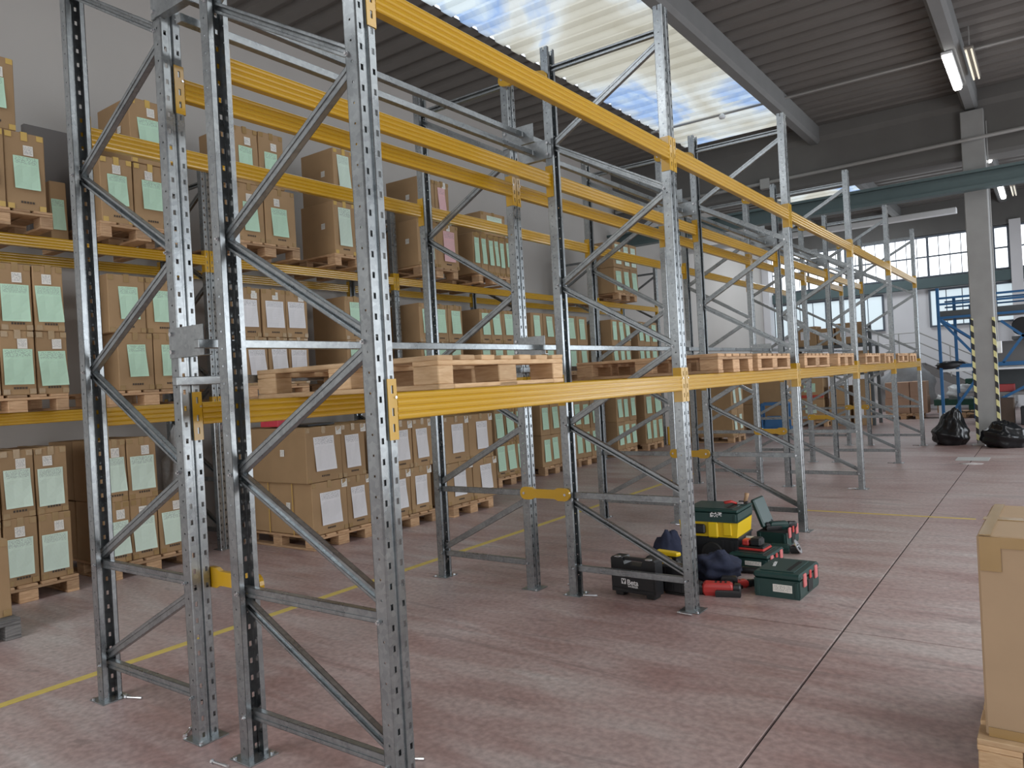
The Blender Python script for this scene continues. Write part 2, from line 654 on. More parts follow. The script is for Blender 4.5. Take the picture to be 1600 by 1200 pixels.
M['wood'] = wood_mat('rough pallet wood', (.40, .235, .125), (.60, .40, .235))
M['wood_pale'] = wood_mat('new pallet wood', (.50, .32, .17), (.66, .47, .28))
M['wood_grey'] = wood_mat('weathered dark pallet wood', (.10, .10, .10), (.22, .21, .20))
M['plaster'] = plain('off-white plaster wall', (.50, .48, .455), .9, 0, .06, 1.2, .05)
M['far_wall'] = plain('white painted block wall', (.72, .72, .74), .85, 0, .05, 1.5)
M['concrete'] = plain('grey concrete', (.33, .335, .33), .85, 0, .16, 3.5, .1)
M['deck'] = plain('dull grey roof sheet', (.16, .15, .14), .6, .1, .12, 2.0)
M['joist'] = plain('pale concrete joist', (.20, .205, .205), .85, 0, .1, 3)
M['girder'] = plain('grey concrete girder', (.15, .147, .14), .85, 0, .12, 2.5)
M['green_steel'] = plain('grey green painted steel', (.10, .145, .15), .45, .2, .1, 4)
M['pipe'] = plain('grey conduit', (.36, .36, .35), .5, .2)
M['skylight'] = skylight_mat()
M['window'] = emit('backlit window glass', (.93, .97, 1.0), WIN_EMIT)
M['window_low'] = emit('backlit ribbed sheet', (.72, .84, .90), .55)
M['mullion'] = plain('dark window bar', (.12, .14, .17), .5, .3)
M['lamp'] = emit('fluorescent diffuser', (1.0, .98, .93), 9.0)
M['tube'] = emit('unlit tube with faint glow', (1.0, .93, .75), .5)  # faint glow put into tubes that are switched off
M['white_paint'] = plain('white painted metal', (.75, .77, .78), .4, 0, .03, 5)
M['hazard'] = hazard_mat()
M['bag'] = plain('black bin liner', (.010, .011, .013), .22, 0, .2, 14, .25)
M['blue'] = plain('blue painted steel', (.025, .125, .29), .4, .1, .1, 6)
M['black'] = plain('black moulded plastic', (.016, .017, .019), .38, 0, .15, 30)
M['rubber'] = plain('black rubber', (.012, .012, .012), .7)
M['case_green'] = plain('dark green moulded plastic', (.014, .050, .045), .38, 0, .1, 20)
M['tool_yellow'] = plain('bright yellow plastic', (.80, .55, .01), .35)
M['red'] = plain('red plastic', (.52, .045, .04), .38, 0, .1, 10)
M['latch'] = plain('faded red plastic', (.62, .17, .17), .4)
M['navy'] = plain('navy workwear cloth', (.020, .026, .055), .9, 0, .25, 30, .4)
M['steel'] = plain('bright steel', (.70, .72, .74), .25, .95, .05, 20)
M['ivory'] = plain('white ink', (.86, .86, .86), .5)
M['plastic_wrap'] = plain('crumpled clear wrap', (.62, .65, .66), .22, 0, .25, 22, .5)
M['grey_plastic'] = plain('grey plastic sheet', (.28, .29, .30), .5, 0, .2, 8, .2)
M['paint_yellow'] = plain('worn yellow floor paint', (.62, .48, .12), .7, 0, .18, 14)
M['panel_grey'] = plain('grey steel panel', (.19, .18, .175), .6, .1, .06, 3)

# ------------------------------------------------------------------ setting: floor, walls, roof
fl = struct(MB().box(-4.4, 10.2, -8.2, 26.4, -.25, -.012).build('floor', plain('dark floor joint', (.03, .025, .025), .9)), 'worn dull red concrete warehouse floor with saw-cut joints')
xs = [-4.4, 3.17, 10.2]
ys = [-8.2, 2.80, 12.1, 18.5, 26.4]
for i in range(2):
    for k in range(4):
        MB().box(xs[i] + .006, xs[i + 1] - .006, ys[k] + .006, ys[k + 1] - .006, -.03, 0, .002).build('slab', M['floor'], fl)
o = MB().box(-.505, -.435, -7.5, 9.4, 0, .0015).build('floor_marking', M['paint_yellow'])
struct(o, 'worn yellow painted line running along the rack aisle')
o = MB().box(1.62, 3.58, 6.68, 6.73, 0, .0015).build('floor_marking', M['paint_yellow'])
struct(o, 'short yellow painted line crossing the open aisle')
tag(MB().box(2.95, 3.40, 11.62, 12.10, 0, .006, .002).build('floor_hatch', plain('pale steel hatch', (.52, .53, .52), .5, .2)), 'pale grey square metal hatch set in the floor by bin bags', 'hatch')
tag(MB().blob(3.2, 11.25, 0, .14, .12, .004, .2, 3).build('floor_patch', plain('pale cement patch', (.60, .56, .55), .85, 0, .1, 8), smooth=True), 'pale round cement patch beside the floor hatch', 'patch')

ROOF = 6.5
struct(MB().box(-4.4, -4.2, -8.2, 26.4, 0, 6.9).build('wall_left', M['plaster']), 'plain off-white plaster wall behind the loaded rack')
struct(MB().box(-4.4, 10.2, 26.2, 26.4, 0, 6.9).build('wall_back', M['far_wall']), 'white wall at the far end of the hall')
mb = MB()      # right wall with two loading doors, front wall with an entrance
for y0, y1, z0 in ((-8.2, -1.5, 0), (7.5, 12, 0), (20, 26.4, 0)):
    mb.box(10.0, 10.2, y0, y1, z0, 6.9)
for y0, y1 in ((-1.5, 7.5), (12, 20)):
    mb.box(10.0, 10.2, y0, y1, 4.8, 6.9)
struct(mb.build('wall_right', M['plaster']), 'plaster wall with two loading doors')
mb = MB()
mb.box(-4.2, -3, -8.2, -8, 0, 6.9).box(6, 10, -8.2, -8, 0, 6.9).box(-3, 6, -8.2, -8, 4.8, 6.9)
struct(mb.build('wall_front', M['plaster']), 'plaster wall with a wide entrance')


def deck(name, x0, x1, y0, y1, z, per, h, mat, label, single=False):
    """trapezoidal sheets, ribs running along x"""
    prof = []
    y = y0
    while y < y1 - 1e-6:
        for dy, dz in ((0, 0), (per * .52, 0), (per * .60, h), (per * .92, h)):
            if y + dy <= y1:
                prof.append((y + dy, z + dz))
        y += per
    prof.append((y1, z))
    top = [(a, b + .02) for a, b in prof][::-1]
    m_ = MB()
    n = len(prof)
    vs = [(x0, a, b) for a, b in prof] + [(x1, a, b) for a, b in prof] + [(x0, a, b + .02) for a, b in prof] + [(x1, a, b + .02) for a, b in prof]
    fs = []
    for i in range(n - 1):
        fs.append((i, n + i, n + i + 1, i + 1)[::-1])
        if not single:
            fs.append((2 * n + i, 2 * n + i + 1, 3 * n + i + 1, 3 * n + i)[::-1])
    m_.add(vs[:2 * n] if single else vs, fs)
    return struct(m_.build(name, mat), label)


deck('ceiling', -4.4, -2.0, -8.2, 14.6, ROOF, .39, .07, M['deck'], 'dull grey ribbed roof sheets above the wall rack')
deck('ceiling', .36, 10.2, -8.2, 14.6, ROOF, .39, .07, M['deck'], 'dark grey ribbed roof sheets above the open aisle')
deck('skylight', -2.0, .36, -3.0, 13.6, ROOF, .39, .06, M['skylight'], 'long strip of pale translucent ribbed roof sheets', True)
deck('ceiling', -2.0, .36, -8.2, -3.0, ROOF, .39, .07, M['deck'], 'grey ribbed roof sheets before the skylight')
deck('ceiling', -2.0, .36, 13.6, 14.6, ROOF, .39, .07, M['deck'], 'grey ribbed roof sheets between skylight and girder')
deck('ceiling', .15, 10.2, 14.6, 26.4, ROOF + .2, .39, .09, M['deck'], 'grey ribbed roof sheets of the far bay')
deck('ceiling', -4.4, -2.3, 14.6, 26.4, ROOF + .2, .39, .09, M['deck'], 'grey ribbed roof sheets of the far bay by the wall')
deck('ceiling', -2.3, .15, 14.6, 20.6, ROOF + .2, .39, .09, M['deck'], 'grey ribbed roof sheets before the far skylight')
deck('ceiling', -2.3, .15, 23.9, 26.4, ROOF + .2, .39, .09, M['deck'], 'grey ribbed roof sheets behind the far skylight')
deck('skylight', -2.3, .15, 20.6, 23.9, ROOF + .2, .39, .05, M['skylight'], 'bright skylight of the far roof bay', True)
for i, x in enumerate((.36, 3.12, 6.1, 8.9)):
    o = MB().prism([(x, 6.5), (x, 6.22), (x + .05, 6.16), (x + .19, 6.16), (x + .24, 6.22), (x + .24, 6.5)], 'y', -8.0, 14.35).build('trim_%d' % (i + 1), M['joist'])
    struct(o, 'pale concrete roof joist')
for i, x in enumerate((-2.55, .15, 3.1, 6.0, 8.8)):
    o = MB().prism([(x, 6.7), (x, 6.42), (x + .05, 6.36), (x + .19, 6.36), (x + .24, 6.42), (x + .24, 6.7)], 'y', 14.9, 26.1).build('trim_%d' % (i + 5), M['joist'])
    struct(o, 'pale concrete roof joist of the far bay')
struct(MB().prism([(14.42, 5.30), (14.36, 5.36), (14.36, 6.2), (14.30, 6.3), (14.30, 6.7), (15.0, 6.7), (15.0, 6.3), (14.94, 6.2), (14.94, 5.36), (14.88, 5.30)], 'x', -4.2, 10.0).build('trim_10', M['girder']), 'deep grey concrete girder across the hall')
# steel beam in front of the girder line: an I section
mb = MB()
mb.box(-4.2, 10.0, 13.93, 14.17, 4.93, 4.98).box(-4.2, 10.0, 14.03, 14.07, 4.70, 4.93).box(-4.2, 10.0, 13.93, 14.17, 4.64, 4.70)
struct(mb.build('trim_11', M['green_steel']), 'grey green steel beam crossing in front of the concrete column')
struct(MB().box(-4.2, 2.72, 16.9, 17.1, 4.76, 4.88, .01).build('trim_12', M['white_paint']), 'pale strip across the far bay')  # plain white bar spanning the far bay
# column
struct(MB().box(3.075, 3.445, 14.18, 14.55, 0, 6.12, .012).build('trim_13', M['concrete']), 'square grey concrete column by the aisle')
for i, (x0, x1, x2) in enumerate(((3.068, 3.075, 3.115), (3.452, 3.445, 3.405))):
    mb = MB().box(x0, x2, 14.168, 14.178, .08, 2.32).box(x0, x1, 14.178, 14.235, .08, 2.32)
    o = mb.build('hazard_strip', M['hazard'])
    tag(o, ('black and yellow striped corner guard on column edge nearest the empty rack', 'black and yellow striped corner guard on column edge with the white box')[i], 'corner guard')
tag(MB().box(3.45, 3.53, 14.22, 14.34, 1.66, 1.88, .008).build('switch_box', M['white_paint']), 'small white electrical box fixed to the column side', 'electrical box')
tag(MB().tube([(3.47, 14.3, 1.88), (3.47, 14.3, 5.9)], .012, 6).build('cable_conduit', M['pipe']), 'thin grey vertical conduit above the box on the column', 'conduit')
tag(MB().tube([(-4.1, 14.27, 5.56), (-1, 14.27, 5.55), (3.2, 14.12, 5.58), (4.2, 14.22, 5.62), (9.9, 14.27, 5.6)], .035, 8).build('conduit_pipe', M['pipe']), 'long grey conduit running along the concrete girder', 'conduit')
tag(MB().box(-.62, -.42, 14.18, 14.34, 5.42, 5.64, .01).build('junction_box', M['pipe']), 'square grey junction box on the girder conduit', 'junction box')
tag(MB().tube([(-2.0, 11.9, 6.42), (.4, 11.9, 6.42), (10, 11.9, 6.40)], .022, 6).build('conduit_pipe', M['pipe']), 'thin grey conduit crossing beneath the roof sheets and skylight', 'conduit')
tag(MB().lathe([(.001, -.05), (.05, -.035), (.065, 0), (.03, .05), (.01, .06)], 12, Matrix.Translation((-.55, 11.88, 6.37))).build('ceiling_sensor', M['white_paint'], smooth=True), 'small white round detector under the skylight conduit', 'sensor')

# far windows
def window(n, x0, x1, z0, z1, nx, nz, mat, label, y=26.2):
    fr = MB()
    t = .05
    fr.box(x0 - t, x1 + t, y - .10, y, z0 - t, z0).box(x0 - t, x1 + t, y - .10, y, z1, z1 + t)
    fr.box(x0 - t, x0, y - .10, y, z0, z1).box(x1, x1 + t, y - .10, y, z0, z1)
    o = struct(fr.build('window_%d' % n, M['mullion']), label)
    dx, dz = (x1 - x0) / nx, (z1 - z0) / nz
    pm = MB().box(.012, dx - .012, y - .05, y - .03, .012, dz - .012).mesh('pane', mat)
    for i in range(nx):
        for k in range(nz):
            link('pane', pm, o, (x0 + i * dx, 0, z0 + k * dz))
    for i in range(1, nx):
        big = nx > 6 and i % 4 == 0
        MB().box(x0 + i * dx - (.035 if big else .012), x0 + i * dx + (.035 if big else .012), y - (.09 if big else .06), y - .02, z0, z1).build('mullion', M['mullion'], o)
    for k in range(1, nz):
        MB().box(x0, x1, y - .085, y - .02, z0 + k * dz - .025, z0 + k * dz + .025).build('mullion', M['mullion'], o)
    return o


window(1, -3.95, 2.35, 4.36, 5.62, 20, 2, M['window'], 'long bright clerestory window on the far wall')
window(2, 2.95, 3.28, 4.36, 5.62, 1, 2, M['window'], 'narrow bright clerestory window beside the column')
window(3, 3.62, 8.6, 4.36, 5.62, 16, 2, M['window'], 'bright clerestory window beyond the column')
window(4, -3.95, -.35, 2.72, 3.86, 8, 1, M['window_low'], 'lower window of pale ribbed sheets behind the empty rack')
window(5, 1.1, 5.6, 2.72, 3.86, 10, 1, M['window_low'], 'lower window of pale ribbed sheets behind the blue platform')
struct(MB().box(-4.2, 10, 25.95, 26.2, 3.95, 4.28, .01).build('trim_14', M['green_steel']), 'dark steel sill beam below the far clerestory')
struct(MB().box(-4.2, 10, 26.0, 26.2, 5.70, 6.7).build('trim_15', M['girder']), 'dark lintel above the far clerestory')
for i, x in enumerate((2.42, 3.35)):
    struct(MB().box(x, x + .3, 25.9, 26.2, 0, 5.8).build('trim_%d' % (16 + i), M['far_wall']), 'pale wall pier on the far wall')
struct(MB().box(-4.19, -3.95, 25.6, 26.2, 0, 6.0).build('trim_18', M['far_wall']), 'pale corner pier on the far wall')

# lamps
def lamp(x, y, z, L, label, on=True):
    o = empty('ceiling_lamp', (x, y, z), 0, label, 'lamp')
    MB().box(-.075, .075, -L / 2, L / 2, .03, .08, .01).build('lamp_body', M['white_paint'], o)
    if y > 20:
        for yy in (-.5, .5):
            MB().box(-.008, .008, yy - .008, yy + .008, .08, .28).build('hanger', M['pipe'], o)
    MB().prism([(-.06, .03), (-.06, .0), (-.04, -.025), (.04, -.025), (.06, .0), (.06, .03)], 'y', -L / 2 + .01, L / 2 - .01).build('lamp_diffuser', M['lamp'], o)
    return o


lamp(3.19, 11.77, 6.075, 1.68, 'lit white fluorescent ceiling lamp in the near roof bay')
lamp(3.33, 22.95, 6.1, 1.65, 'lit white fluorescent ceiling lamp in the far roof bay')
for (x, y, z, lb) in ((3.47, 11.68, 6.1, 'unlit pair of ceiling tubes beside the near lit lamp'), (3.60, 22.9, 6.1, 'unlit pair of ceiling tubes beside the far lit lamp')):
    o = empty('tube_lamp', (x, y, z), 0, lb, 'lamp')
    MB().box(-.06, .06, -.75, .75, .03, .06, .005).build('lamp_body', M['deck'], o)
    for yy in (-.5, .5):
        MB().box(-.008, .008, yy - .008, yy + .008, .06, (.42 if y < 20 else .62)).build('hanger', M['pipe'], o)
    for s in (-.035, .035):
        MB().tube([(s, -.72, 0), (s, .72, 0)], .013, 8).build('tube', M['tube'], o)
o = empty('wall_lamp', (3.33, 14.9, 5.2), 0, 'small bright spotlight on a bracket behind the column', 'lamp')
MB().bar((0, 0, 0), (.12, .02, .1), .02, .02).build('bracket', M['pipe'], o)
MB().lathe([(.03, -.06), (.05, -.03), (.05, .05), (.02, .07)], 10, Matrix.Translation((.13, .0, .12))).build('lamp_head', M['lamp'], o)

# ------------------------------------------------------------------ empty rack in the aisle
XA, XB, XC, XD = 0.0, .9205, 1.298, 2.2186
BAY = 2.8
H = 4.09
PITCH = .077
T = .003


def upright_mesh(mat, name='upright'):
    """perforated C-shaped post facing +X"""
    m_ = MB()
    n = 53
    f, b, h = .031, -.034, .05
    for s in (-1, 1):
        def bx(x0, x1, y0, y1, z0, z1):
            m_.box(x0, x1, s * y0, s * y1, z0, z1)
        # front plate: strips beside the slot column, corner facet
        bx(f - T, f, .037, h - .005, 0, H)
        bx(f - T, f, .012, .024, 0, H)
        m_.prism([(f, s * (h - .005)), (f - .005, s * h), (f - .008, s * h), (f - .003, s * (h - .005))][::s], 'z', 0, H)
        for i in range(n):
            z = i * PITCH
            bx(f - T, f, .024, .037, z + .043 - PITCH if i else 0, z + .020)
        # groove wall
        m_.prism([(f, s * .012), (f - .014, s * .008), (f - .014, s * .005), (f - .003, s * .009)][::-s], 'z', 0, H)
        # side plate with round-hole column
        bx(.003, f - .006, h - T, h, 0, H)
        bx(b, -.005, h - T, h, 0, H)
        for i in range(n):
            z = i * PITCH
            bx(-.005, .003, h - T, h, z + .061 - PITCH if i else 0, z + .053)
        # rear lip
        bx(b, b + T, .026, h, 0, H)
    m_.box(f - .014, f - .011, -.008, .008, 0, H)
    return m_.mesh(name, mat)


UP = upright_mesh(M['zinc'])
UPD = upright_mesh(M['dark_frame'])


def channel(p, q, w_, d_, flip):
    """lipped C channel between two points in the XZ plane, centred on y=0"""
    p, q = Vector(p), Vector(q)
    d = q - p
    L = d.length
    d.normalize()
    s = Vector((0, 1, 0)) * (1 if flip else -1)
    t = d.cross(s)
    Mx = Matrix(((d.x, s.x, t.x, p.x), (d.y, s.y, t.y, p.y), (d.z, s.z, t.z, p.z), (0, 0, 0, 1)))
    m_ = MB()
    h = w_ / 2
    k = d_ / 2
    m_.box(0, L, -k, -k + T, -h, -h * .3, 0, Mx).box(0, L, -k + .004, -k + .004 + T, -h * .3, h * .3, 0, Mx).box(0, L, -k, -k + T, h * .3, h, 0, Mx)
    m_.box(0, L, -k, k, -h, -h + T, 0, Mx).box(0, L, -k, k, h - T, h, 0, Mx)
    m_.box(0, L, k - T, k, -h, -h + .012, 0, Mx).box(0, L, k - T, k, h - .012, h, 0, Mx)
    return m_


ORD = ['first', 'second', 'third', 'fourth', 'fifth', 'sixth', 'seventh', 'eighth', 'ninth']


def bolt_mesh(mat):
    m_ = MB()
    m_.tube([(0, -.058, 0), (0, -.05, 0)], .010, 6)
    m_.tube([(0, -.066, 0), (0, -.058, 0)], .006, 6)
    return m_.mesh('bolt', mat)


BOLT = bolt_mesh(M['steel'])


def make_frame(depth, up_mesh, mat, open_side, plates=True):
    """upright frame: facing posts at x=0 and x=depth. open_side=+1: outer post at x=depth"""
    def X(t):       # t=0 inner post, 1 outer post
        return depth * t if open_side > 0 else depth * (1 - t)
    o = empty('upright_frame', (0, 0, 0), 0, 'frame', 'rack frame')
    link('upright', up_mesh, o, (0, 0, 0), (0, 0, PI))
    link('upright', up_mesh, o, (depth, 0, 0), (0, 0, 0))
    a, b = .0, 1.0
    e = .012 / depth
    segs = [((0, .20), (1, .20), 0), ((0, .745), (1, .745), 0), ((0, .70), (1, .235), 1)]
    zz = [.79, 1.27, 1.79, 2.31, 2.86, 3.36, 3.87]
    for i in range(6):
        p, q = ((1, zz[i]), (0, zz[i + 1])) if i % 2 == 0 else ((0, zz[i]), (1, zz[i + 1]))
        segs.append((p, q, 1 if i % 2 == 0 else 0))
    segs.append(((0, 3.93), (1, 3.93), 1))
    for p, q, fl_ in segs:
        up = (q[1] - p[1]) / ((q[0] - p[0]) or 1)
        flip = fl_ if abs(q[1] - p[1]) < .1 else (1 if (up > 0) == (open_side > 0) and False else (0 if (X(q[0]) - X(p[0])) * (q[1] - p[1]) > 0 else 1))
        pp = Vector((X(p[0]), 0, p[1]))
        qq = Vector((X(q[0]), 0, q[1]))
        if abs(q[1] - p[1]) > .1:      # pull the ends a little apart at the node
            d = (qq - pp).normalized()
            pp = pp + d * .012
            qq = qq - d * .012
        channel(pp, qq, .045, .028, not flip).build('brace', mat, o)
    if plates:
        for x, s in ((0, -1), (depth, 1)):
            mb_ = MB().box(x - .075, x + .075, -.075, .075, 0, .006, .001)
            bp_ = mb_.build('base_plate', mat, o)
            for ys_ in (-1, 1):
                MB().box(x - .025, x + .02, ys_ * .040, ys_ * .044, .006, .09).build('foot_bracket', mat, bp_)
            for bx_, by_ in ((-.055, .055), (.055, -.06)):
                MB().tube([(x + bx_ * s, by_, .006), (x + bx_ * s, by_, .014)], .010, 8).build('anchor_head', M['steel'], bp_)
    return o


fr_right = make_frame(XD - XC, UP, M['zinc'], 1)
fr_left = make_frame(XB - XA, UP, M['zinc'], -1)
for k in range(6):
    for j, (proto, x, nm) in enumerate(((fr_left, XA, 'wall-side row'), (fr_right, XC, 'aisle-side row'))):
        o = proto if k == 0 else dup(proto, (x, k * BAY, 0))
        o.location = (x, k * BAY, 0)
        tag(o, 'tall galvanised rack frame with zigzag braces, %s of six in empty rack, %s' % (ORD[k], nm), 'rack frame', 'frames of the empty rack')
        if k < 2:
            d = .92
            inner = 0 if j else d
            outer = d if j else 0
            zs_in = (.745, .20, 1.27, 2.31, 3.36)
            zs_out = (.745, .20, 1.79, 2.86)
            for xx, zs in ((inner, zs_in), (outer, zs_out)):
                for z in zs:
                    link('bolt', BOLT, o, (xx - (.02 if xx else -.02), 0, z))


def beam_profile(h=.104, d=.05, ribs=4, dep=.006):
    pts = []
    for s in (1, -1):
        row = []
        for i in range(ribs):
            z0 = -h / 2 + h * i / ribs
            st = h / ribs
            row += [(d / 2 - dep, z0 + .0008), (d / 2 - .0015, z0 + st * .18), (d / 2, z0 + st * .5), (d / 2 - .0015, z0 + st * .82)]
        row.append((d / 2 - dep, h / 2))
        if s == 1:
            pts += row
        else:
            pts += [(-x, z) for x, z in row[::-1]]
    return pts


def connector_mb(sgn, zc):
    """L-shaped beam end plate hugging the upright. sgn=+1: plate at the y=0 end of the beam. Local y measured from upright centre."""
    m_ = MB()
    y0, y1 = (.004, .055)
    f = .032

    def bx(x0, x1, a, b, z0, z1):
        m_.box(x0, x1, sgn * a, sgn * b, z0, z1)
    zb, zt = zc - .125, zc + .105
    holes = [(zt - .055, zt - .025), (zc - .035, zc - .005), (zb + .03, zb + .06)]
    bx(f, f + .004, y0, .022, zb, zt)
    bx(f, f + .004, .034, y1 - .004, zb, zt)
    z = zb
    for h0, h1 in sorted(holes):
        bx(f, f + .004, .022, .034, z, h0)
        z = h1
    bx(f, f + .004, .022, .034, z, zt)
    m_.prism([(f + .004, sgn * (y1 - .004)), (f, sgn * y1), (f - .004, sgn * y1), (f, sgn * (y1 - .006))][::sgn], 'z', zb, zt)
    bx(-.028, f, y1 - .004, y1, zb, zt)
    return m_


BEAMP = beam_profile()


def make_beam(length=BAY, mat=None):
    """beam between two uprights at y=0 and y=length; faces +X; origin on the first upright's axis at beam height"""
    o = empty('pallet_beam', (0, 0, 0), 0, 'beam', 'beam')
    xs_ = .010
    MB().prism([(x + xs_, z) for x, z in BEAMP], 'y', .056, length - .056).build('beam_body', mat, o)
    connector_mb(1, 0).build('beam_connector', mat, o)
    c = connector_mb(-1, 0).build('beam_connector', mat, o)
    c.location = (0, length, 0)
    for y in (.043, length - .043):
        MB().tube([(.036, y, .035), (.041, y, .035)], .006, 6).build('lock_pin', M['steel'], o)
    return o


proto = make_beam(BAY, M['yellow'])
first = True
for lvl, z, ln in ((1, 1.542, 'lower'), (2, 3.098, 'upper')):
    for nm, x, face in (('aisle-side face', XD, 0), ('aisle-side row rear', XC, 1), ('wall-side row rear', XB, 0), ('wall-side face', XA, 1)):
        for k in range(5):
            lab = 'yellow ribbed beam of empty rack, %s level, %s, %s bay from near end' % (ln, nm, ORD[k])
            if first:
                o = proto
                first = False
            else:
                o = dup(proto, (0, 0, 0))
            o.location = (x, (k + (1 if face else 0)) * BAY, z)
            o.rotation_euler = (0, 0, PI if face else 0)
            tag(o, lab, 'beam', 'yellow beams of the empty rack')

# yellow row spacers between the two rows
def spacer_mesh():
    out = []
    L_, hw, nw = .44, .048, .034
    for i in range(9):
        a = -PI / 2 - PI * i / 8
        out.append((-L_ / 2 + .04 + .042 * math.cos(a), hw * math.sin(a)))
    out += [(-.12, hw), (-.09, nw), (.09, nw), (.12, hw)]
    for i in range(9):
        a = PI / 2 - PI * i / 8
        out.append((L_ / 2 - .04 + .042 * math.cos(a), hw * math.sin(a)))
    out += [(.12, -hw), (.09, -nw), (-.09, -nw), (-.12, -hw)]
    return MB().prism(out, 'y', -.078, -.054)


sm = spacer_mesh().mesh('row_spacer', M['yellow'])
sb = MB().tube([(0, -.086, 0), (0, -.078, 0)], .011, 6).mesh('bolt', M['steel'])
for k in range(6):
    for z, nm in ((.755, 'near the floor'), (3.93, 'near the top')):
        if k == 0 and z > 3:
            continue
        o = link('row_spacer', sm, None, ((XB + XC) / 2, k * BAY, z - (.03 if z > 3 else 0)), (0, .22 if z > 3 else 0, 0 if k else PI))
        tag(o, 'yellow dog-bone spacer joining both rows %s at %s frame pair' % (nm, ORD[k]), 'spacer', 'yellow row spacers')
        for s in (-1, 1):
            link('bolt', sb, o, (s * .185, 0, 0))

# galvanised backstop tubes and brackets between the rows
br = MB()
br.box(0, .26, -.062, -.058, -.07, .07)
br.box(0, .26, -.058, -.02, -.07, -.066)
br.box(-.03, .06, -.058, -.052, -.07, .07)
BR = br.mesh('backstop_bracket', M['zinc'])
bb = MB().tube([(0, -.072, 0), (0, -.062, 0)], .011, 6).mesh('bolt', M['steel'])
for k in range(6):
    for z, nm in ((1.88, 'lower'), (3.48, 'upper')):
        o = link('backstop_bracket', BR, None, (XB, k * BAY, z))
        tag(o, 'galvanised backstop bracket on wall-side post, %s level, %s frame pair' % (nm, ORD[k]), 'bracket', 'backstop brackets')
        for dz in (-.042, .042):
            link('bolt', bb, o, (0, 0, dz))
        if k == 0:
            continue
        o = link('backstop_bracket', BR, None, (XC, k * BAY, z - .15), (0, 0, PI))
        # turned the other way round: mirror in y keeps the plate on the near side
        o.rotation_euler = (0, 0, 0)
        o.scale = (-1, 1, 1)
        tag(o, 'galvanised backstop bracket on aisle-side post, %s level, %s frame pair' % (nm, ORD[k]), 'bracket', 'backstop brackets')
        for dz in (-.042, .042):
            link('bolt', bb, o, (0, 0, dz))
RAIL = MB().box(-.02, .02, -.03, BAY - .035, -.02, .02, .003).mesh('backstop_tube', M['zinc'])
for k in range(5):
    for (x, z, nm) in ((1.165, 1.86, 'lower pair, higher tube'), (.972, 1.70, 'lower pair, bottom tube'), (1.08, 3.48, 'upper pair, top tube'), (1.165, 3.32, 'upper pair, under tube')):
        o = link('backstop_tube', RAIL, None, (x, k * BAY - .06, z))
        tag(o, 'grey square steel backstop tube between rows, %s, %s bay' % (nm, ORD[k]), 'tube', 'backstop tubes')

# loose anchor bolts waiting by the base plates
def anchor(x, y, rz, label):
    o = empty('anchor_bolt', (x, y, .009), rz, label, 'bolt', 'loose floor anchors')
    MB().tube([(-.05, 0, 0), (.05, 0, 0)], .006, 8).build('shank', M['steel'], o)
    MB().tube([(-.052, 0, 0), (-.040, 0, 0)], .0105, 6).build('nut', M['steel'], o)
    MB().tube([(.028, 0, 0), (.054, 0, 0)], .0078, 8).build('sleeve', M['steel'], o)


for i, (x, y, r, lb) in enumerate(((.13, .06, .4, 'beside the nearest wall-side post'), (.80, -.02, 2.3, 'leaning by the near inner post of the wall-side row'),
                                   (1.23, -.13, .1, 'below the near inner base plate of the aisle-side row'), (1.95, .33, .5, 'alone on the floor inside the near bay'),
                                   (1.43, 2.78, .3, 'beside the second inner post of the aisle-side row'), (1.17, 2.98, .0, 'between second frames of both rows'),
                                   (2.21, 2.68, -.1, 'against the second aisle-side base plate'), (2.10, 5.55, -.1, 'beside the third aisle-side base plate'),
                                   (1.00, 5.45, .1, 'near the third frame of the wall-side row'))):
    anchor(x, y, r, 'loose steel anchor bolt %s' % lb)
for i, (x, y, r) in enumerate(((2.1, 8.36, .3), (2.12, 11.15, .2), (2.1, 13.95, .1), (.85, 8.3, .2))):
    anchor(x, y, r, 'loose steel anchor bolt lying by the %s frame of the empty rack' % ('fourth aisle-side', 'fifth aisle-side', 'sixth aisle-side', 'fourth wall-side')[i])

# ------------------------------------------------------------------ pallets
def make_pallet(wx, wy, mat, full_base=False, name='wooden_pallet', dk=5):
    """wx deep (boards run along x), wy wide; origin bottom centre; total height .144"""
    o = empty(name, (0, 0, 0), 0, 'pallet', 'pallet')
    ws = [.145, .12, .145, .12, .145] if dk == 5 else [.10] * dk
    gap = (wy - sum(ws)) / (len(ws) - 1)
    y = -wy / 2
    for w_ in ws:
        MB().box(-wx / 2, wx / 2, y, y + w_, .122, .144, .003, j=.0015).build('deck_board', mat, o)
        y += w_ + gap
    for x in (-wx / 2 + .0725, 0, wx / 2 - .0725):
        MB().box(x - .0725, x + .0725, -wy / 2, wy / 2, .100, .122, .003, j=.001).build('stringer_board', mat, o)
    for x in (-wx / 2 + .0725, 0, wx / 2 - .0725):
        for yy, bw in ((-wy / 2 + .05, .1), (0, .145), (wy / 2 - .05, .1)):
            MB().box(x - .0715, x + .0715, yy - bw / 2, yy + bw / 2, .022, .100, .004, j=.0015).build('block', mat, o)
    for yy, bw in ((-wy / 2 + .05, .1), (0, .145), (wy / 2 - .05, .1)):
        MB().box(-wx / 2, wx / 2, yy - bw / 2, yy + bw / 2, 0, .022, .003).build('bottom_board', mat, o)
    if full_base:
        for x in (-wx / 2 + .05, wx / 2 - .05):
            MB().box(x - .05, x + .05, -wy / 2 + .1, wy / 2 - .1, .001, .021, .003).build('bottom_board', mat, o)
    return o


P_EUR = make_pallet(1.2, .8, M['wood'])
P_BIG = make_pallet(1.2, 1.0, M['wood_pale'], True, dk=7)
P_OLD = make_pallet(1.2, 1.0, M['wood'], True, dk=7)
used = set()


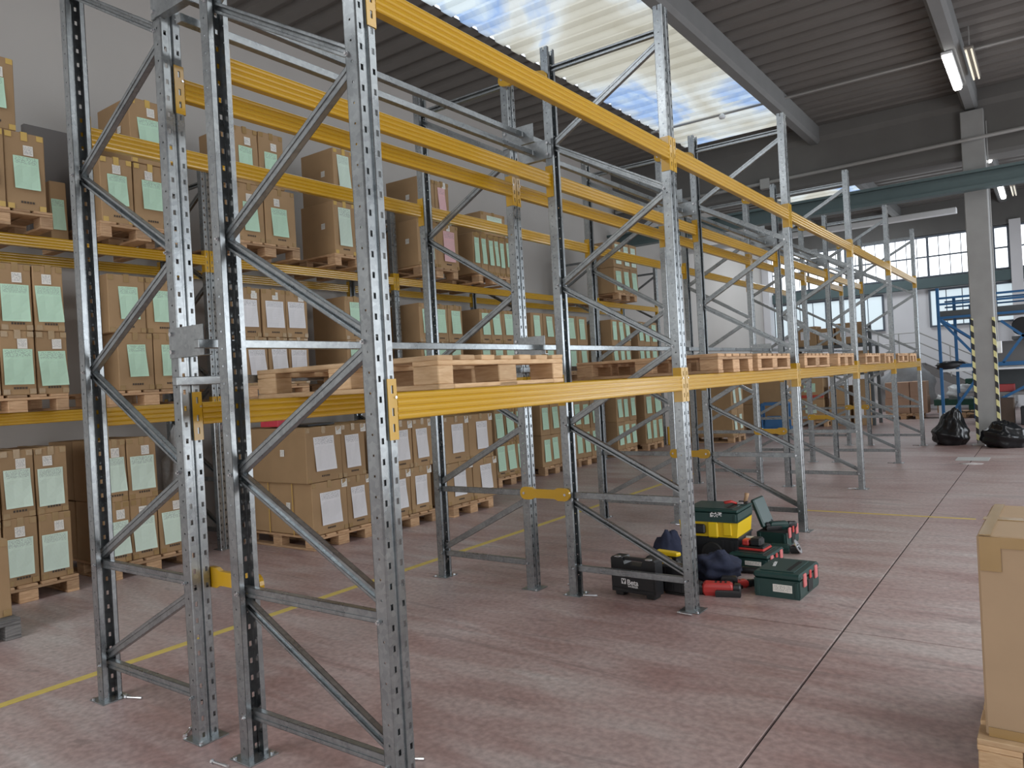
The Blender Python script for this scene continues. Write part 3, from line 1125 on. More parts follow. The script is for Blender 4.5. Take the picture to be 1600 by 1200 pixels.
def pallet(proto, x, y, z, rz, label, group):
    if proto.name in used:
        o = dup(proto, (x, y, z), rz)
    else:
        used.add(proto.name)
        o = proto
        o.location = (x, y, z)
        o.rotation_euler = (0, 0, rz)
    return tag(o, label, 'pallet', group)


# ------------------------------------------------------------------ cartons
def carton(x_front, depth, y0, y1, z0, z1, sheet, label, group=None, near=True, mat=None, side_sticker=False, mark=True, tape='tape',
           sh=(.72, .58, .40), sticker=True, tilt=None, jit=.004, top_tape=True, ystick=None):
    """a carton whose printed end faces +X; origin at the centre of its bottom.
    sh = (width share, height share, centre height share) of the sheet on the face"""
    wy, h = y1 - y0, z1 - z0
    g = .005
    m_ = MB().box(-depth / 2, depth / 2, -wy / 2 + g, wy / 2 - g, 0, h - .002, .006, j=jit)
    o = m_.build('carton', mat or M['card'], None, False, (x_front - depth / 2, (y0 + y1) / 2, z0), (0, 0, random.uniform(-.008, .008) * (.25 if depth > .8 else 1)))
    tag(o, label, 'carton', group)
    f = depth / 2 + jit
    tm = M[tape]
    if near:
        c = .05
        for sy in (-1, 1):
            for zz in (0, 1):
                za, zb_ = (.006, c) if zz == 0 else (h - c - .004, h - .008)
                MB().box(f - .001, f + .0012, sy * (wy / 2 - .012), sy * (wy / 2 - .012 - c), za, zb_).build('tape', tm, o)
        if top_tape:
            MB().prism([(-depth / 2, h), (f, h), (f, h - .07), (f + .0014, h - .07), (f + .0014, h + .0012 + jit), (-depth / 2, h + .0012 + jit)], 'y', -.025, .025).build('tape', tm, o)
    if sheet:
        rnd = random.uniform
        sw, shh = wy * sh[0], h * sh[1]
        sk = rnd(-.06, .03) if tilt is None else tilt
        me = sheet_mesh('paper_sheet', sw, shh, M[sheet], bend=rnd(.004, .016), skew=sk, lift=.003 + jit)
        p = link('paper_sheet', me, o, (depth / 2, rnd(-.05, .05) * wy, h * sh[2] + rnd(-.02, .02) * h))
        if sheet == 'green_sheet' and near:
            p['label'] = 'pale green printed form'
        if sticker and near:
            me = sheet_mesh('shipping_sticker', .075, .085, M['sticker'], nx=1, nz=1, lift=.002 + jit)
            zt = min(h * (sh[2] + sh[1] / 2) + .055, h - .05)
            link('shipping_sticker', me, o, (depth / 2, (rnd(-.12, .2) if ystick is None else ystick) * wy, zt))
    if mark and near:
        m_ = MB()
        x_ = depth / 2 + jit
        zz = h * .09
        for i in range(5):
            m_.box(x_ - .001, x_ + .0008, -.045 + i * .022, -.045 + i * .022 + .014, zz, zz + .018)
        m_.build('printed_mark', M['mark'], o)
    if side_sticker:
        me = sheet_mesh('shipping_sticker', .07, .07, M['sticker'], nx=1, nz=1, axis='y', lift=.002 + jit)
        link('shipping_sticker', me, o, (depth * .18, -wy / 2 + g, h * .55))
    return o


SHEETN = {'green_sheet': 'pale green sheet', 'mint_sheet': 'mint sheet', 'white_sheet': 'white sheet', 'pink_sheet': 'pink sheet', None: 'no sheet'}
ROWN = {1: ['single row'], 2: ['lower row', 'upper row'], 3: ['bottom row', 'middle row', 'top row']}


def load(level, idx, xf, ypal, rows, zbase, depth=.6, pdepth=1.2, pal='eur', near=True, back=False, **kw):
    """rows: list of (z0, z1, [y edges], sheet or list). Every carton becomes a thing of its own."""
    wher = '%s pallet, %s, wall rack' % (ORD[idx], level)
    yc = sum(ypal) / 2
    if pal:
        proto = P_EUR
        pallet(proto, xf - .58, yc, zbase, 0, 'rough wooden pallet carrying cartons, %s from near end, %s of wall rack' % (ORD[idx], level), 'pallets in the wall rack')
    n = len(rows)
    for r, (z0, z1, edges, sheets) in enumerate(rows):
        for c in range(len(edges) - 1):
            s = sheets[c] if isinstance(sheets, (list, tuple)) else sheets
            lab = 'brown carton, %s, %s, %s along, %s' % (SHEETN[s], ROWN[n][r], ORD[c], wher)
            k2 = dict(kw)
            carton(xf - random.uniform(0, .015), depth, edges[c], edges[c + 1], z0, z1, s, lab, 'cartons in the wall rack', near, **k2)
        if back and near:
            e = edges
            lab = 'plain brown carton behind labelled ones, %s, %s' % (ROWN[n][r], wher)
            carton(xf - depth - .03, .5, e[0] + .01, e[0] + (e[1] - e[0]) * 1.3, z0, z1 - .01, None, lab, 'cartons in the wall rack', False)


G, MI, W_ = 'green_sheet', 'mint_sheet', 'white_sheet'
L2 = 'upper shelf'
L1 = 'middle shelf'
L0 = 'on floor'
zd = 3.29
load(L2, 0, -2.70, (.2, 1.0), [(zd, 3.95, [.35, .66, .975], G), (3.95, 4.56, [.42, .77], G)], 3.146, side_sticker=False, sh=(.62, .42, .48), tape='tape_yellow')
load(L2, 1, -2.70, (1.40, 2.2), [(zd, 3.90, [1.43, 1.74, 2.08], G), (3.90, 4.52, [1.73, 2.10], G)], 3.146, side_sticker=True, sh=(.58, .46, .5), tape='tape_yellow')
load(L2, 2, -2.70, (2.83, 3.63), [(zd, 3.92, [2.83, 3.19, 3.61], G), (3.92, 4.53, [2.82, 3.16, 3.49], G)], 3.146, sh=(.5, .5, .42), tape='tape')
load(L2, 3, -2.70, (4.15, 4.95), [(zd, 3.94, [4.18, 4.54, 4.92], MI), (3.94, 4.59, [4.22, 4.56, 4.93], MI)], 3.146, side_sticker=True, sh=(.55, .72, .52), sticker=False, tape='tape_yellow')
load(L2, 4, -2.70, (5.66, 6.46), [(zd, 3.93, [5.65, 6.06, 6.54], [MI, 'pink_sheet']), (3.93, 4.53, [5.70, 6.06, 6.37], [MI, 'pink_sheet'])], 3.146, side_sticker=True, sh=(.5, .68, .52), tape='tape')
load(L2, 5, -2.70, (6.95, 7.75), [(zd, 3.91, [6.88, 7.06, 7.23, 7.39, 7.54, 7.70, 7.83], G), (3.91, 4.26, [7.1, 7.72], MI)], 3.146, sh=(.62, .62, .55), sticker=False, mark=False)
load(L2, 6, -2.70, (11.4, 12.3), [(zd, 3.80, [11.35, 11.72, 12.05, 12.4], G), (3.80, 4.32, [11.35, 11.72, 12.05, 12.4], MI)], 3.146, sh=(.6, .75, .5), near=False)
zd = 1.733
load(L1, 0, -2.75, (.27, 1.07), [(zd, 2.275, [.31, .565, .835, 1.10], G), (2.275, 2.84, [.31, .58, .84, 1.09], G)], 1.588, sh=(.82, .55, .42))
load(L1, 1, -2.75, (1.42, 2.22), [(zd, 2.275, [1.52, 1.87, 2.2], G), (2.275, 2.82, [1.46, 1.82, 2.17], G)], 1.588, sh=(.50, .56, .5), tape='tape', sticker=False)
load(L1, 2, -2.75, (2.9, 3.7), [(zd, 2.26, [2.90, 3.18, 3.45, 3.74], W_), (2.26, 2.80, [2.84, 3.12, 3.44, 3.75], W_)], 1.588, sh=(.74, .55, .48))
load(L1, 3, -2.75, (4.28, 5.08), [(zd, 2.25, [4.32, 4.68, 5.05], G), (2.25, 2.79, [4.32, 4.68, 5.05], G)], 1.588, sh=(.62, .6, .58), sticker=False)
load(L1, 4, -2.75, (5.80, 6.60), [(zd, 2.24, [5.66, 5.96, 6.26, 6.59], G), (2.24, 2.78, [5.66, 5.96, 6.26, 6.59], G)], 1.588, sh=(.60, .62, .56), sticker=False)
load(L1, 5, -2.75, (7.05, 7.85), [(zd, 2.24, [6.99, 7.28, 7.58, 7.92], G), (2.24, 2.76, [6.99, 7.28, 7.58, 7.92], G)], 1.588, sh=(.62, .64, .56), sticker=False)
load(L1, 6, -2.75, (8.39, 9.19), [(zd, 2.24, [8.38, 8.75, 9.13], G), (2.24, 2.77, [8.38, 8.75, 9.13], G)], 1.588, sh=(.5, .66, .56), near=False)
load(L1, 7, -2.75, (9.45, 10.25), [(zd, 2.23, [9.48, 9.87, 10.25], G), (2.23, 2.76, [9.48, 9.87, 10.25], G)], 1.588, sh=(.5, .7, .56), near=False)
load(L1, 8, -2.75, (11.2, 12.0), [(zd, 2.23, [11.2, 11.47, 11.74, 12.02], G), (2.23, 2.75, [11.2, 11.47, 11.74, 12.02], G)], 1.588, sh=(.6, .7, .56), near=False)
ORD.append('tenth')
load(L1, 9, -2.75, (12.35, 13.2), [(zd, 2.23, [12.35, 12.65, 12.95, 13.3], G), (2.23, 2.75, [12.35, 12.65, 12.95, 13.3], G)], 1.588, sh=(.6, .7, .56), near=False)
zd = .146
load(L0, 0, -2.77, (.28, 1.08), [(zd, .705, [.27, .52, .785, 1.055], MI), (.705, 1.275, [.27, .52, .785, 1.05], MI)], 0, sh=(.76, .56, .42))
load(L0, 1, -2.77, (1.36, 2.16), [(zd, .71, [1.35, 1.57, 1.84, 2.12], MI), (.71, 1.285, [1.35, 1.57, 1.86], MI)], 0, sh=(.78, .55, .42), back=True)
load(L0, 2, -1.93, (2.98, 3.78), [(zd, .69, [2.99, 3.47, 3.82], W_), (.69, 1.26, [2.95, 3.43, 3.78], W_)], 0, depth=1.18, sh=(.56, .62, .5), side_sticker=True, ystick=.42)
load(L0, 3, -1.86, (4.0, 4.8), [(zd, .68, [4.02, 4.38, 4.74], W_), (.68, 1.24, [4.08, 4.46, 4.80], W_)], 0, depth=1.1, sh=(.56, .62, .5), ystick=.4)
load(L0, 4, -1.76, (4.98, 5.78), [(zd, .66, [4.92, 5.42, 5.92], W_), (.66, 1.23, [4.90, 5.38, 5.87], W_)], 0, depth=1.1, sh=(.46, .62, .52), ystick=.42)
load(L0, 5, -2.77, (7.25, 8.05), [(zd, .68, [7.25, 7.52, 7.8, 8.08], G), (.68, 1.21, [7.25, 7.52, 7.8, 8.08], G)], 0, sh=(.7, .72, .52), sticker=False, depth=1.1)
load(L0, 6, -2.80, (8.6, 9.4), [(zd, .68, [8.58, 8.88, 9.17, 9.45], G), (.68, 1.21, [8.58, 8.88, 9.17, 9.45], G)], 0, sh=(.6, .7, .52), near=False, depth=1.1)
load(L0, 7, -2.85, (9.8, 10.6), [(zd, .68, [9.75, 10.05, 10.35, 10.65], G), (.68, 1.21, [9.75, 10.05, 10.35, 10.65], G)], 0, sh=(.6, .7, .52), near=False, depth=1.1)
load(L0, 8, -2.85, (11.4, 12.2), [(zd, .70, [11.4, 11.7, 11.98, 12.28], G), (.70, 1.22, [11.4, 11.7, 11.98, 12.28], G)], 0, sh=(.6, .7, .52), near=False, depth=1.1)
load(L0, 9, -2.85, (12.7, 13.5), [(zd, .70, [12.7, 13.0, 13.28, 13.58], G), (.70, 1.22, [12.7, 13.1, 13.58], G)], 0, sh=(.6, .7, .52), near=False, depth=1.1)
# straps on the big lower carton
tag(MB().box(-2.62, -2.612, 2.972, 2.978, .146, .69).box(-2.22, -2.212, 2.972, 2.978, .146, .69).build('packing_strap', M['tape_yellow']), 'two thin yellow straps around the big lower carton on the floor', 'strap')
tag(MB().box(-2.75, -2.45, 3.02, 3.28, 1.272, 1.34, .006, j=.003).build('red_parcel', plain('red printed parcel', (.62, .06, .09), .5, 0, .2, 20)), 'small red parcel lying on the big white-sheet cartons', 'parcel')
tag(MB().box(-2.35, -2.05, 3.1, 3.45, 1.268, 1.29, .004, j=.002).build('clipboard', M['black']), 'flat black folder lying on the big cartons by red parcel', 'folder')
tag(MB().blob(-3.35, 2.37, .60, .15, .12, .62, .16, 5, flat=True).build('plastic_wrap_bundle', M['plastic_wrap'], smooth=True), 'crumpled clear plastic wrap stuffed beside the wall rack post', 'plastic wrap')
tag(MB().box(-3.62, -3.56, 1.16, 1.62, 3.146, 4.33, .01).build('steel_panel', M['panel_grey']), 'flat grey panel standing behind cartons on the upper shelf', 'panel')
carton(-3.2, .3, 1.20, 1.36, 3.146, 3.72, G, 'narrow shaded carton in front of the grey panel on upper shelf', None, False, sh=(.7, .5, .45))

# ------------------------------------------------------------------ wall rack (frames, beams)
wr = make_frame(.88, UP, M['zinc'], 1, True)
WY = [-.15 + 2.82 * k for k in range(6)]
for k, y in enumerate(WY):
    o = wr if k == 0 else dup(wr, (0, 0, 0))
    o.location = (-3.02 - .88, y, 0)
    tag(o, 'galvanised frame of the loaded wall rack, %s from near end' % ORD[k], 'rack frame', 'frames of the wall rack')
pb = make_beam(2.82, M['yellow'])
first = True
for nm, x, face in (('front', -3.02, 0), ('rear', -3.9, 1)):
    for z, ln in ((1.532, 'middle'), (3.09, 'upper')):
        for k in range(5):
            o = pb if first else dup(pb, (0, 0, 0))
            first = False
            o.location = (x, WY[k + (1 if face else 0)], z)
            o.rotation_euler = (0, 0, PI if face else 0)
            tag(o, 'yellow beam of the loaded wall rack, %s %s shelf, %s bay' % (nm, ln, ORD[k]), 'beam', 'yellow beams of the wall rack')
tag(MB().box(-2.90, -2.86, 13.86, 14.06, .012, .42, .01).box(-2.92, -2.80, 13.84, 14.08, 0, .012).build('post_guard', M['yellow']), 'yellow steel guard at the far end post of the wall rack', 'guard')

# ------------------------------------------------------------------ pallets lying on the empty rack
P2 = 'pallets lying on the empty rack'
pallet(P_BIG, 1.60, .84, 1.596, .015, 'pale empty pallet on lower beams of empty rack, near bay', P2)
for i, (y, pr, lb) in enumerate(((3.75, P_EUR, 'second bay, nearer one'), (4.75, P_OLD, 'second bay, farther one'), (6.25, P_OLD, 'third bay, nearer one'),
                                 (7.6, P_EUR, 'third bay, farther one'), (9.25, P_OLD, 'fourth bay, nearer one'), (12.3, P_EUR, 'fifth bay, farther one'), (10.5, P_EUR, 'fourth bay, farther one'), (11.5, P_OLD, 'fifth bay, nearer one'))):
    yy = y if i != 7 else 11.82
    pallet(pr, 1.68, yy if i != 5 else 12.9, 1.596, random.uniform(-.02, .02), 'empty wooden pallet on lower beams of empty rack, %s' % lb, P2)

# ------------------------------------------------------------------ carton at the near right and dark pallet at the left edge
P_R = make_pallet(1.0, .8, M['wood_pale'], name='wooden_pallet')
P_R.location = (4.47, 1.74, 0)
P_R.rotation_euler = (0, 0, 0)
tag(P_R, 'pale wooden pallet under the big plain carton in the aisle', 'pallet')
mb = MB().box(-.45, .45, -.36, .36, 0, .775, .008, j=.003)
o = mb.build('carton', M['card_pale'], None, False, (4.455, 1.735, .146), (0, 0, -.02))
tag(o, 'big plain pale carton on a pallet in the open aisle', 'carton')
t = MB().box(-.453, .453, -.03, .03, .776, .779)
for sx in (-1, 1):
    t.box(sx * .44, sx * .40, -.36, .36, .776, .7795)
    t.box(sx * .44, sx * .37, -.364, -.361, .64, .772)
t.box(-.44, .44, -.3635, -.3605, .73, .772)
t.box(-.44, .44, -.3635, -.3605, .0, .035)
t.build('tape', M['tape'], o)
P_L = make_pallet(1.0, .8, M['wood_grey'], name='wooden_pallet')
P_L.location = (-2.23, -.17, 0)
tag(P_L, 'dark weathered pallet with one carton standing before the wall rack', 'pallet')
carton(-1.83, .6, -.45, .22, .146, .70, None, 'plain carton on the dark weathered pallet', None, True, mark=False)

# ------------------------------------------------------------------ tools on the floor
def text_mesh(s, size, mat, ext=.0006, bold=0.0, name='lettering'):
    cu = bpy.data.curves.new('t', 'FONT')
    cu.body = s
    cu.size = size
    cu.extrude = ext
    cu.offset = bold
    cu.align_x = 'LEFT'
    ob = bpy.data.objects.new('t', cu)
    COL.objects.link(ob)
    dg = bpy.context.evaluated_depsgraph_get()
    me = bpy.data.meshes.new_from_object(ob.evaluated_get(dg))
    bpy.data.objects.remove(ob)
    me.name = name
    me.materials.clear()
    me.materials.append(mat)
    return me


# black case with white lettering, front towards -Y
o = empty('tool_case', (1.735, 2.95, 0), -.08, 'black upright tool case with white Beta lettering behind the rack brace', 'tool case')
mb = MB()
hx, hz = .185, .285
pts = [(-hx, .03), (hx, .03), (hx, hz - .012), (hx - .012, hz), (.09, hz), (.07, hz - .05), (-.07, hz - .05), (-.09, hz), (-hx + .012, hz), (-hx, hz - .012)]
mb.prism(pts, 'y', -.055, .05)
mb.build('case_body', M['black'], o)
MB().box(-hx + .012, hx - .012, -.060, -.052, .062, .175, .004).box(-hx + .012, hx - .012, -.060, -.052, .036, .056, .003).build('case_panel', M['black'], o)
MB().bar((-.085, -.02, hz - .012), (.085, -.02, hz - .012), .032, .022).build('handle', M['black'], o)
for x in (-.13, .13):
    MB().box(x - .022, x + .022, -.062, -.03, hz - .004, hz + .006, .003).build('latch', M['steel'], o)
    MB().box(x - .035, x + .035, -.045, .045, 0, .032, .006).build('foot', M['rubber'], o)
link('lettering', text_mesh('Beta', .052, M['ivory'], bold=.0012), o, (-.050, -.0612, .092), (PI / 2, 0, 0))['label'] = 'white Beta lettering'
link('lettering', text_mesh('WORKER', .020, M['ivory'], bold=.0004), o, (-.045, -.0612, .072), (PI / 2, 0, 0))['label'] = 'small white WORKER lettering'
mb = MB()
mb.box(-.098, -.060, -.0615, -.0605, .092, .132)
e_ = mb.build('emblem', M['ivory'], o)
mb = MB().prism([(-.092, 0.127), (-.085, 0.127), (-.083, 0.117), (-.075, 0.117), (-.073, 0.127), (-.066, 0.127), (-.066, 0.115), (-.075, 0.105), (-.075, 0.096), (-.083, 0.096), (-.083, 0.105), (-.092, 0.115)], 'y', -.0622, -.0614)
mb.build('emblem_mark', M['black'], e_)

o = empty('tool_case', (1.98, 3.12, 0), -.05, 'black tool case with no lettering behind the lettered one', 'tool case')
MB().box(-.115, .115, -.05, .06, .015, .215, .012).build('case_body', M['black'], o)
for x in (-.08, -.02, .04, .09):
    MB().box(x - .006, x + .006, -.056, -.048, .03, .20).build('rib', M['black'], o)
MB().box(-.09, .09, -.04, .05, 0, .017, .004).build('foot', M['rubber'], o)

o = empty('tool_bag', (1.74, 3.42, 0), .05, 'soft black tool bag with yellow trim behind black cases', 'bag')
MB().box(-.15, .15, -.10, .12, 0, .20, .03, j=.010).build('bag_body', M['black'], o)
MB().slab([(-.04, -.10), (.15, -.13), (.17, -.09), (.12, -.06), (-.03, -.03)], .222, .250, .004).build('bag_flap', M['tool_yellow'], o)
MB().slab([(-.05, -.08), (.14, -.11), (.15, -.02), (-.05, .08)], .198, .224, .01).build('bag_lid', M['black'], o)
MB().slab([(.0, -.135), (.09, -.14), (.10, -.10), (.0, -.10)], .185, .208, .004).build('bag_trim', M['tool_yellow'], o)
MB().box(-.02, .085, -.118, -.10, .10, .165, .004, j=.003).build('bag_trim', M['tool_yellow'], o)
MB().slab([(.08, -.14), (.15, -.15), (.17, -.08), (.08, -.09)], .11, .185, .012).build('bag_pocket', M['black'], o)
tag(MB().blob(1.61, 3.78, .13, .14, .13, .16, .15, 11, n=28, m=16, peak=(.03, 0, .01)).build('work_jacket', M['navy'], smooth=True), 'bunched navy work jacket behind the yellow trimmed bag', 'jacket')
tag(MB().blob(2.075, 3.66, .075, .17, .19, .12, .14, 4, n=36, m=20, f=2.6).build('work_trousers', M['navy'], smooth=True), 'crumpled navy work clothes lying by the second aisle-side post', 'clothes')

# rolling toolbox
o = empty('rolling_toolbox', (1.84, 4.28, 0), .04, 'rolling toolbox with black base and bright yellow middle tray', 'toolbox')
mb = MB().prism([(-.24, .02), (.20, .02), (.235, .08), (.245, .205), (-.245, .205)], 'y', -.2, .2)
mb.build('base_bin', M['black'], o)
for x in (-.12, .12, .2):
    MB().box(x - .012, x + .012, -.208, -.198, .04, .195).build('rib', M['black'], o)
MB().box(-.255, .255, -.205, .205, .205, .22, .004).build('rim', M['black'], o)
MB().prism([(-.24, .22), (.24, .22), (.255, .345), (-.255, .345)], 'y', -.2, .2).build('tray', M['tool_yellow'], o)
MB().box(.0, .09, -.228, -.195, .215, .345, .012).build('tray_post', M['tool_yellow'], o)
MB().box(.13, .20, -.215, -.195, .235, .345, .006).build('tray_post', M['tool_yellow'], o)
MB().box(-.20, -.02, -.235, -.20, .245, .325, .012).build('handle', M['black'], o)
for y in (-.215, .215):
    wh = MB().lathe([(.02, -.02), (.085, -.02), (.09, -.01), (.09, .01), (.085, .02), (.02, .02)], 24, Matrix.Translation((.03, y, .09)) @ Matrix.Rotation(PI / 2, 4, 'X')).build('wheel', M['rubber'], o)
    MB().lathe([(.001, -.024), (.055, -.024), (.057, .024), (.001, .024)], 16, Matrix.Translation((.03, y, .09)) @ Matrix.Rotation(PI / 2, 4, 'X')).build('hub', M['black'], wh)


def green_case(loc, rz, sx, sy, h, label, latches=True, text=None, sticker=True, lid_open=False):
    o = empty('tool_case', loc, rz, label, 'tool case')
    hl = h * .72
    MB().prism([(-sx / 2 + .006, 0), (sx / 2 - .006, 0), (sx / 2, .02), (sx / 2, hl), (-sx / 2, hl), (-sx / 2, .02)], 'y', -sy / 2, sy / 2).build('case_body', M['case_green'], o)
    for x in (-sx / 2 + .025, sx / 2 - .025):
        MB().box(x - .012, x + .012, -sy / 2 - .006, -sy / 2 + .004, .01, hl - .008, .003).build('rib', M['case_green'], o)
    if not lid_open:
        MB().box(-sx / 2 - .006, sx / 2 + .006, -sy / 2 - .006, sy / 2 + .006, hl + .002, h, .014).build('lid', M['case_green'], o)
        l2 = MB().box(-sx / 2 + .03, sx / 2 - .05, -sy / 2 + .04, sy / 2 - .04, h - .001, h + .005, .003).build('lid_panel', M['case_green'], o)
        MB().box(sx / 2 - .115, sx / 2 - .085, -sy / 2 + .08, sy / 2 - .08, h + .0045, h + .0065).build('handle_slot', M['rubber'], l2)
    if latches:
        for y in (-sy * .3, sy * .3):
            MB().box(sx / 2 - .002, sx / 2 + .014, y - .028, y + .028, hl - .05, h - .008, .005).build('latch', M['latch'], o)
        MB().box(sx / 2 - .002, sx / 2 + .008, -sy * .12, sy * .12, .02, hl - .02, .004).build('grip', M['rubber'], o)
        MB().box(sx / 2, sx / 2 + .012, -.02, .02, hl - .02, h - .012, .004).build('release', M['red'], o)
    if sticker:
        me = sheet_mesh('case_label', sx * .42, hl * .42, M['sticker'], nx=1, nz=1, axis='y', lift=.003)
        link('case_label', me, o, (sx * .12, -sy / 2, hl * .55))['label'] = 'white printed label'
    if text:
        link('lettering', text_mesh(text, .045, M['ivory']), o, (-sx * .18, -.06, h + .0055), (0, 0, PI / 2 + .2))['label'] = 'pale lettering on lid'
    return o


green_case((2.64, 3.53, 0), -.03, .32, .44, .175, 'dark green tool case nearest the camera, lid closed, red latches', text='metabo')
c2 = green_case((2.205, 4.20, 0), -.03, .32, .38, .112, 'dark green tool case under the red battery charger')
c3 = green_case((1.87, 4.275, .347), .04, .46, .42, .105, 'dark green tool case lying on top of the yellow toolbox', latches=False, sticker=False)
mb = MB()
rnd = random.Random(3)
for i in range(9):
    for j_ in range(5):
        if rnd.random() < .62:
            mb.box(.0 + i * .011, .0095 + i * .011, -.2185, -.2155, .045 + j_ * .008, .052 + j_ * .008)
mb.build('printed_mark', M['ivory'], c3)
# open case with a tool inside, lid leaning back
c4 = green_case((2.15, 4.99, 0), -.03, .27, .34, .18, 'open dark green tool case with its lid raised behind charger', sticker=False, lid_open=True)
MB().box(-.128, .128, -.162, .162, .129, .133).build('inlay', M['rubber'], c4)
MB().box(0, .27, -.13, .13, -.04, 0, .012, Matrix.Translation((-.105, 0, .15)) @ Matrix.Rotation(-1.93, 4, 'Y')).build('lid', M['case_green'], c4)


def power_tool(loc, rz, label, body, dark, k=1.0, disc=False, chuck=False, flip=1):
    """pistol-shaped or straight power tool lying on its side"""
    o = empty('power_tool', loc, rz, label, 'power tool')

    def S(pts):
        return [(x * k, y * k * flip) for x, y in pts][::flip]
    MB().slab(S([(-.13, -.030), (-.12, -.040), (.05, -.042), (.06, -.03), (.06, .03), (.05, .040), (-.05, .042), (-.12, .036), (-.13, .02)]), 0, .078 * k, .014).build('motor_housing', body, o)
    MB().slab(S([(.058, -.034), (.12, -.030), (.145, -.02), (.145, .02), (.12, .030), (.058, .034)]), .004, .072 * k, .010).build('gear_case', dark, o)
    if disc:
        dm = Matrix.Translation((.125 * k, 0, .062)) @ Matrix.Rotation(1.1, 4, 'Y')
        d = MB().lathe([(.008, -.003), (.062, -.003), (.0625, .003), (.008, .003)], 24, dm).build('disc', M['steel'], o)
        MB().lathe([(.004, .003), (.018, .003), (.016, .014), (.004, .014)], 12, dm).build('flange_nut', M['steel'], d)
        MB().slab(S([(-.22, -.034), (-.21, -.04), (-.13, -.034), (-.13, .034), (-.21, .04), (-.22, .034)]), .0, .068 * k, .008).build('battery', dark, o)
        return o
    MB().slab(S([(-.175, -.03), (-.165, -.036), (-.128, -.036), (-.128, .034), (-.165, .034), (-.175, .028)]), .003, .07 * k, .010).build('end_cap', dark, o)
    MB().slab(S([(-.175, -.062), (-.02, -.066), (-.02, -.04), (-.175, -.036)]), .0, .04 * k, .006).build('side_handle', dark, o)
    MB().slab(S([(-.115, .036), (-.065, .040), (-.075, .13), (-.125, .125)]), .012, .062 * k, .008).build('grip', dark, o)
    MB().slab(S([(-.15, .125), (-.045, .13), (-.045, .185), (-.15, .18)]), .0, .075 * k, .008).build('battery', dark, o)
    for x in (-.09, -.06, -.03):
        MB().box(x * k, (x + .012) * k, -.02 * k, .02 * k, .077 * k, .0795 * k).build('vent', dark, o)
    if chuck:
        MB().tube([(.14 * k, 0, .038), (.175 * k, 0, .038), (.20 * k, 0, .038)], [.018, .021, .012], 12).build('chuck', M['black'], o, True)
        MB().tube([(.20 * k, 0, .038), (.25 * k, 0, .038)], .005, 6).build('drill_bit', M['steel'], o)
    return o


power_tool((2.20, 3.21, 0), PI + .30, 'red and black hammer drill lying behind the second aisle-side post', M['red'], M['black'], 1.15, chuck=True, flip=-1)
power_tool((2.33, 3.47, 0), .75, 'slim red and black drill lying beside navy clothes', M['red'], M['black'], .72, chuck=True)
power_tool((2.30, 4.64, .0), .10, 'dark green angle grinder with a pale disc on the floor', M['case_green'], M['black'], .95, disc=True)
power_tool((2.19, 5.0, .135), .6, 'dark green power tool lying in the open case', M['case_green'], M['black'], .9)
# charger with battery on the closed case
o = empty('battery_charger', (2.17, 4.22, .118), -.05, 'red and black battery charger on the dark green case', 'charger')
MB().box(-.11, .13, -.10, .09, 0, .02, .006).build('charger_base', M['red'], o)
MB().box(-.105, .125, -.095, .085, .02, .034, .005).build('charger_deck', M['black'], o)
MB().box(-.06, .0, -.085, -.0, .034, .085, .01).build('battery_face', M['red'], o)
MB().box(.005, .10, -.085, .02, .034, .10, .014).build('battery', M['black'], o)
me = sheet_mesh('printed_card', .13, .05, M['sticker'], nx=1, nz=1, axis='y', lift=0)
link('printed_card', me, o, (-.02, .07, .06), (-.5, 0, 0))
o = empty('torch', (2.20, 3.86, .027), .05, 'black cylindrical torch with two grey bands on the floor', 'torch')
MB().tube([(-.20, 0, 0), (-.1, 0, 0), (.14, 0, 0), (.16, 0, 0)], [.026, .026, .024, .018], 14).build('torch_body', M['black'], o, True)
for x in (-.15, -.06):
    MB().tube([(x - .028, 0, 0), (x + .028, 0, 0)], .0268, 14).build('grey_band', M['grey_plastic'], o, True)
o = empty('pliers', (2.02, 4.33, .466), .5, 'red handled pliers lying on the topmost green case', 'pliers')
MB().tube([(0, 0, 0), (-.05, .02, .02), (-.11, .015, .012)], .009, 8).build('handle', M['red'], o, True)
MB().tube([(0, 0, 0), (-.05, -.025, .02), (-.11, -.03, .012)], .009, 8).build('handle', M['red'], o, True)
MB().box(-.005, .05, -.014, .014, -.008, .012, .004).build('jaw', M['steel'], o)
o = empty('hammer', (2.06, 4.40, .461), 0, 'wooden handled hammer standing on the topmost green case', 'hammer')
MB().tube([(0, 0, 0), (.015, .01, .05), (.02, .015, .085)], [.014, .016, .019], 10).build('handle', M['wood'], o, True)
MB().box(-.05, .03, -.012, .012, -.004, .018, .004).build('head', M['black'], o)
# bottle behind the post
o = empty('water_bottle', (1.53, 4.0, 0), 0, 'clear plastic bottle of brownish drink behind second aisle-side post', 'bottle')
MB().lathe([(.03, 0), (.034, .01), (.034, .17), (.014, .21), (.014, .235)], 14).build('bottle_body', plain('brownish clear plastic', (.35, .22, .13), .15), o, True)
MB().lathe([(.016, .235), (.016, .255)], 12).build('cap', M['white_paint'], o)

# ------------------------------------------------------------------ far end of the hall
def bin_bag(x, y, rx, ry, rz, seed, label, peak):
    m_ = MB().blob(x, y, rz * .75, rx, ry, rz, .10, seed, True, 40, 24, 2.6, peak)
    return tag(m_.build('bin_bag', M['bag'], smooth=True), label, 'bin bag')


bin_bag(2.66, 14.15, .31, .25, .28, 3, 'black bin bag with a peaked top standing against the column', (.12, 0, .20))
bin_bag(3.52, 13.75, .36, .27, .26, 8, 'wide slumped black bin bag in front of the column', (.0, 0, .02))
tag(MB().box(3.0, 3.22, 13.98, 14.05, 0, .03, .008, j=.01).build('paper_scrap', M['white_paint']), 'scrap of white paper between the two bin bags', 'scrap')

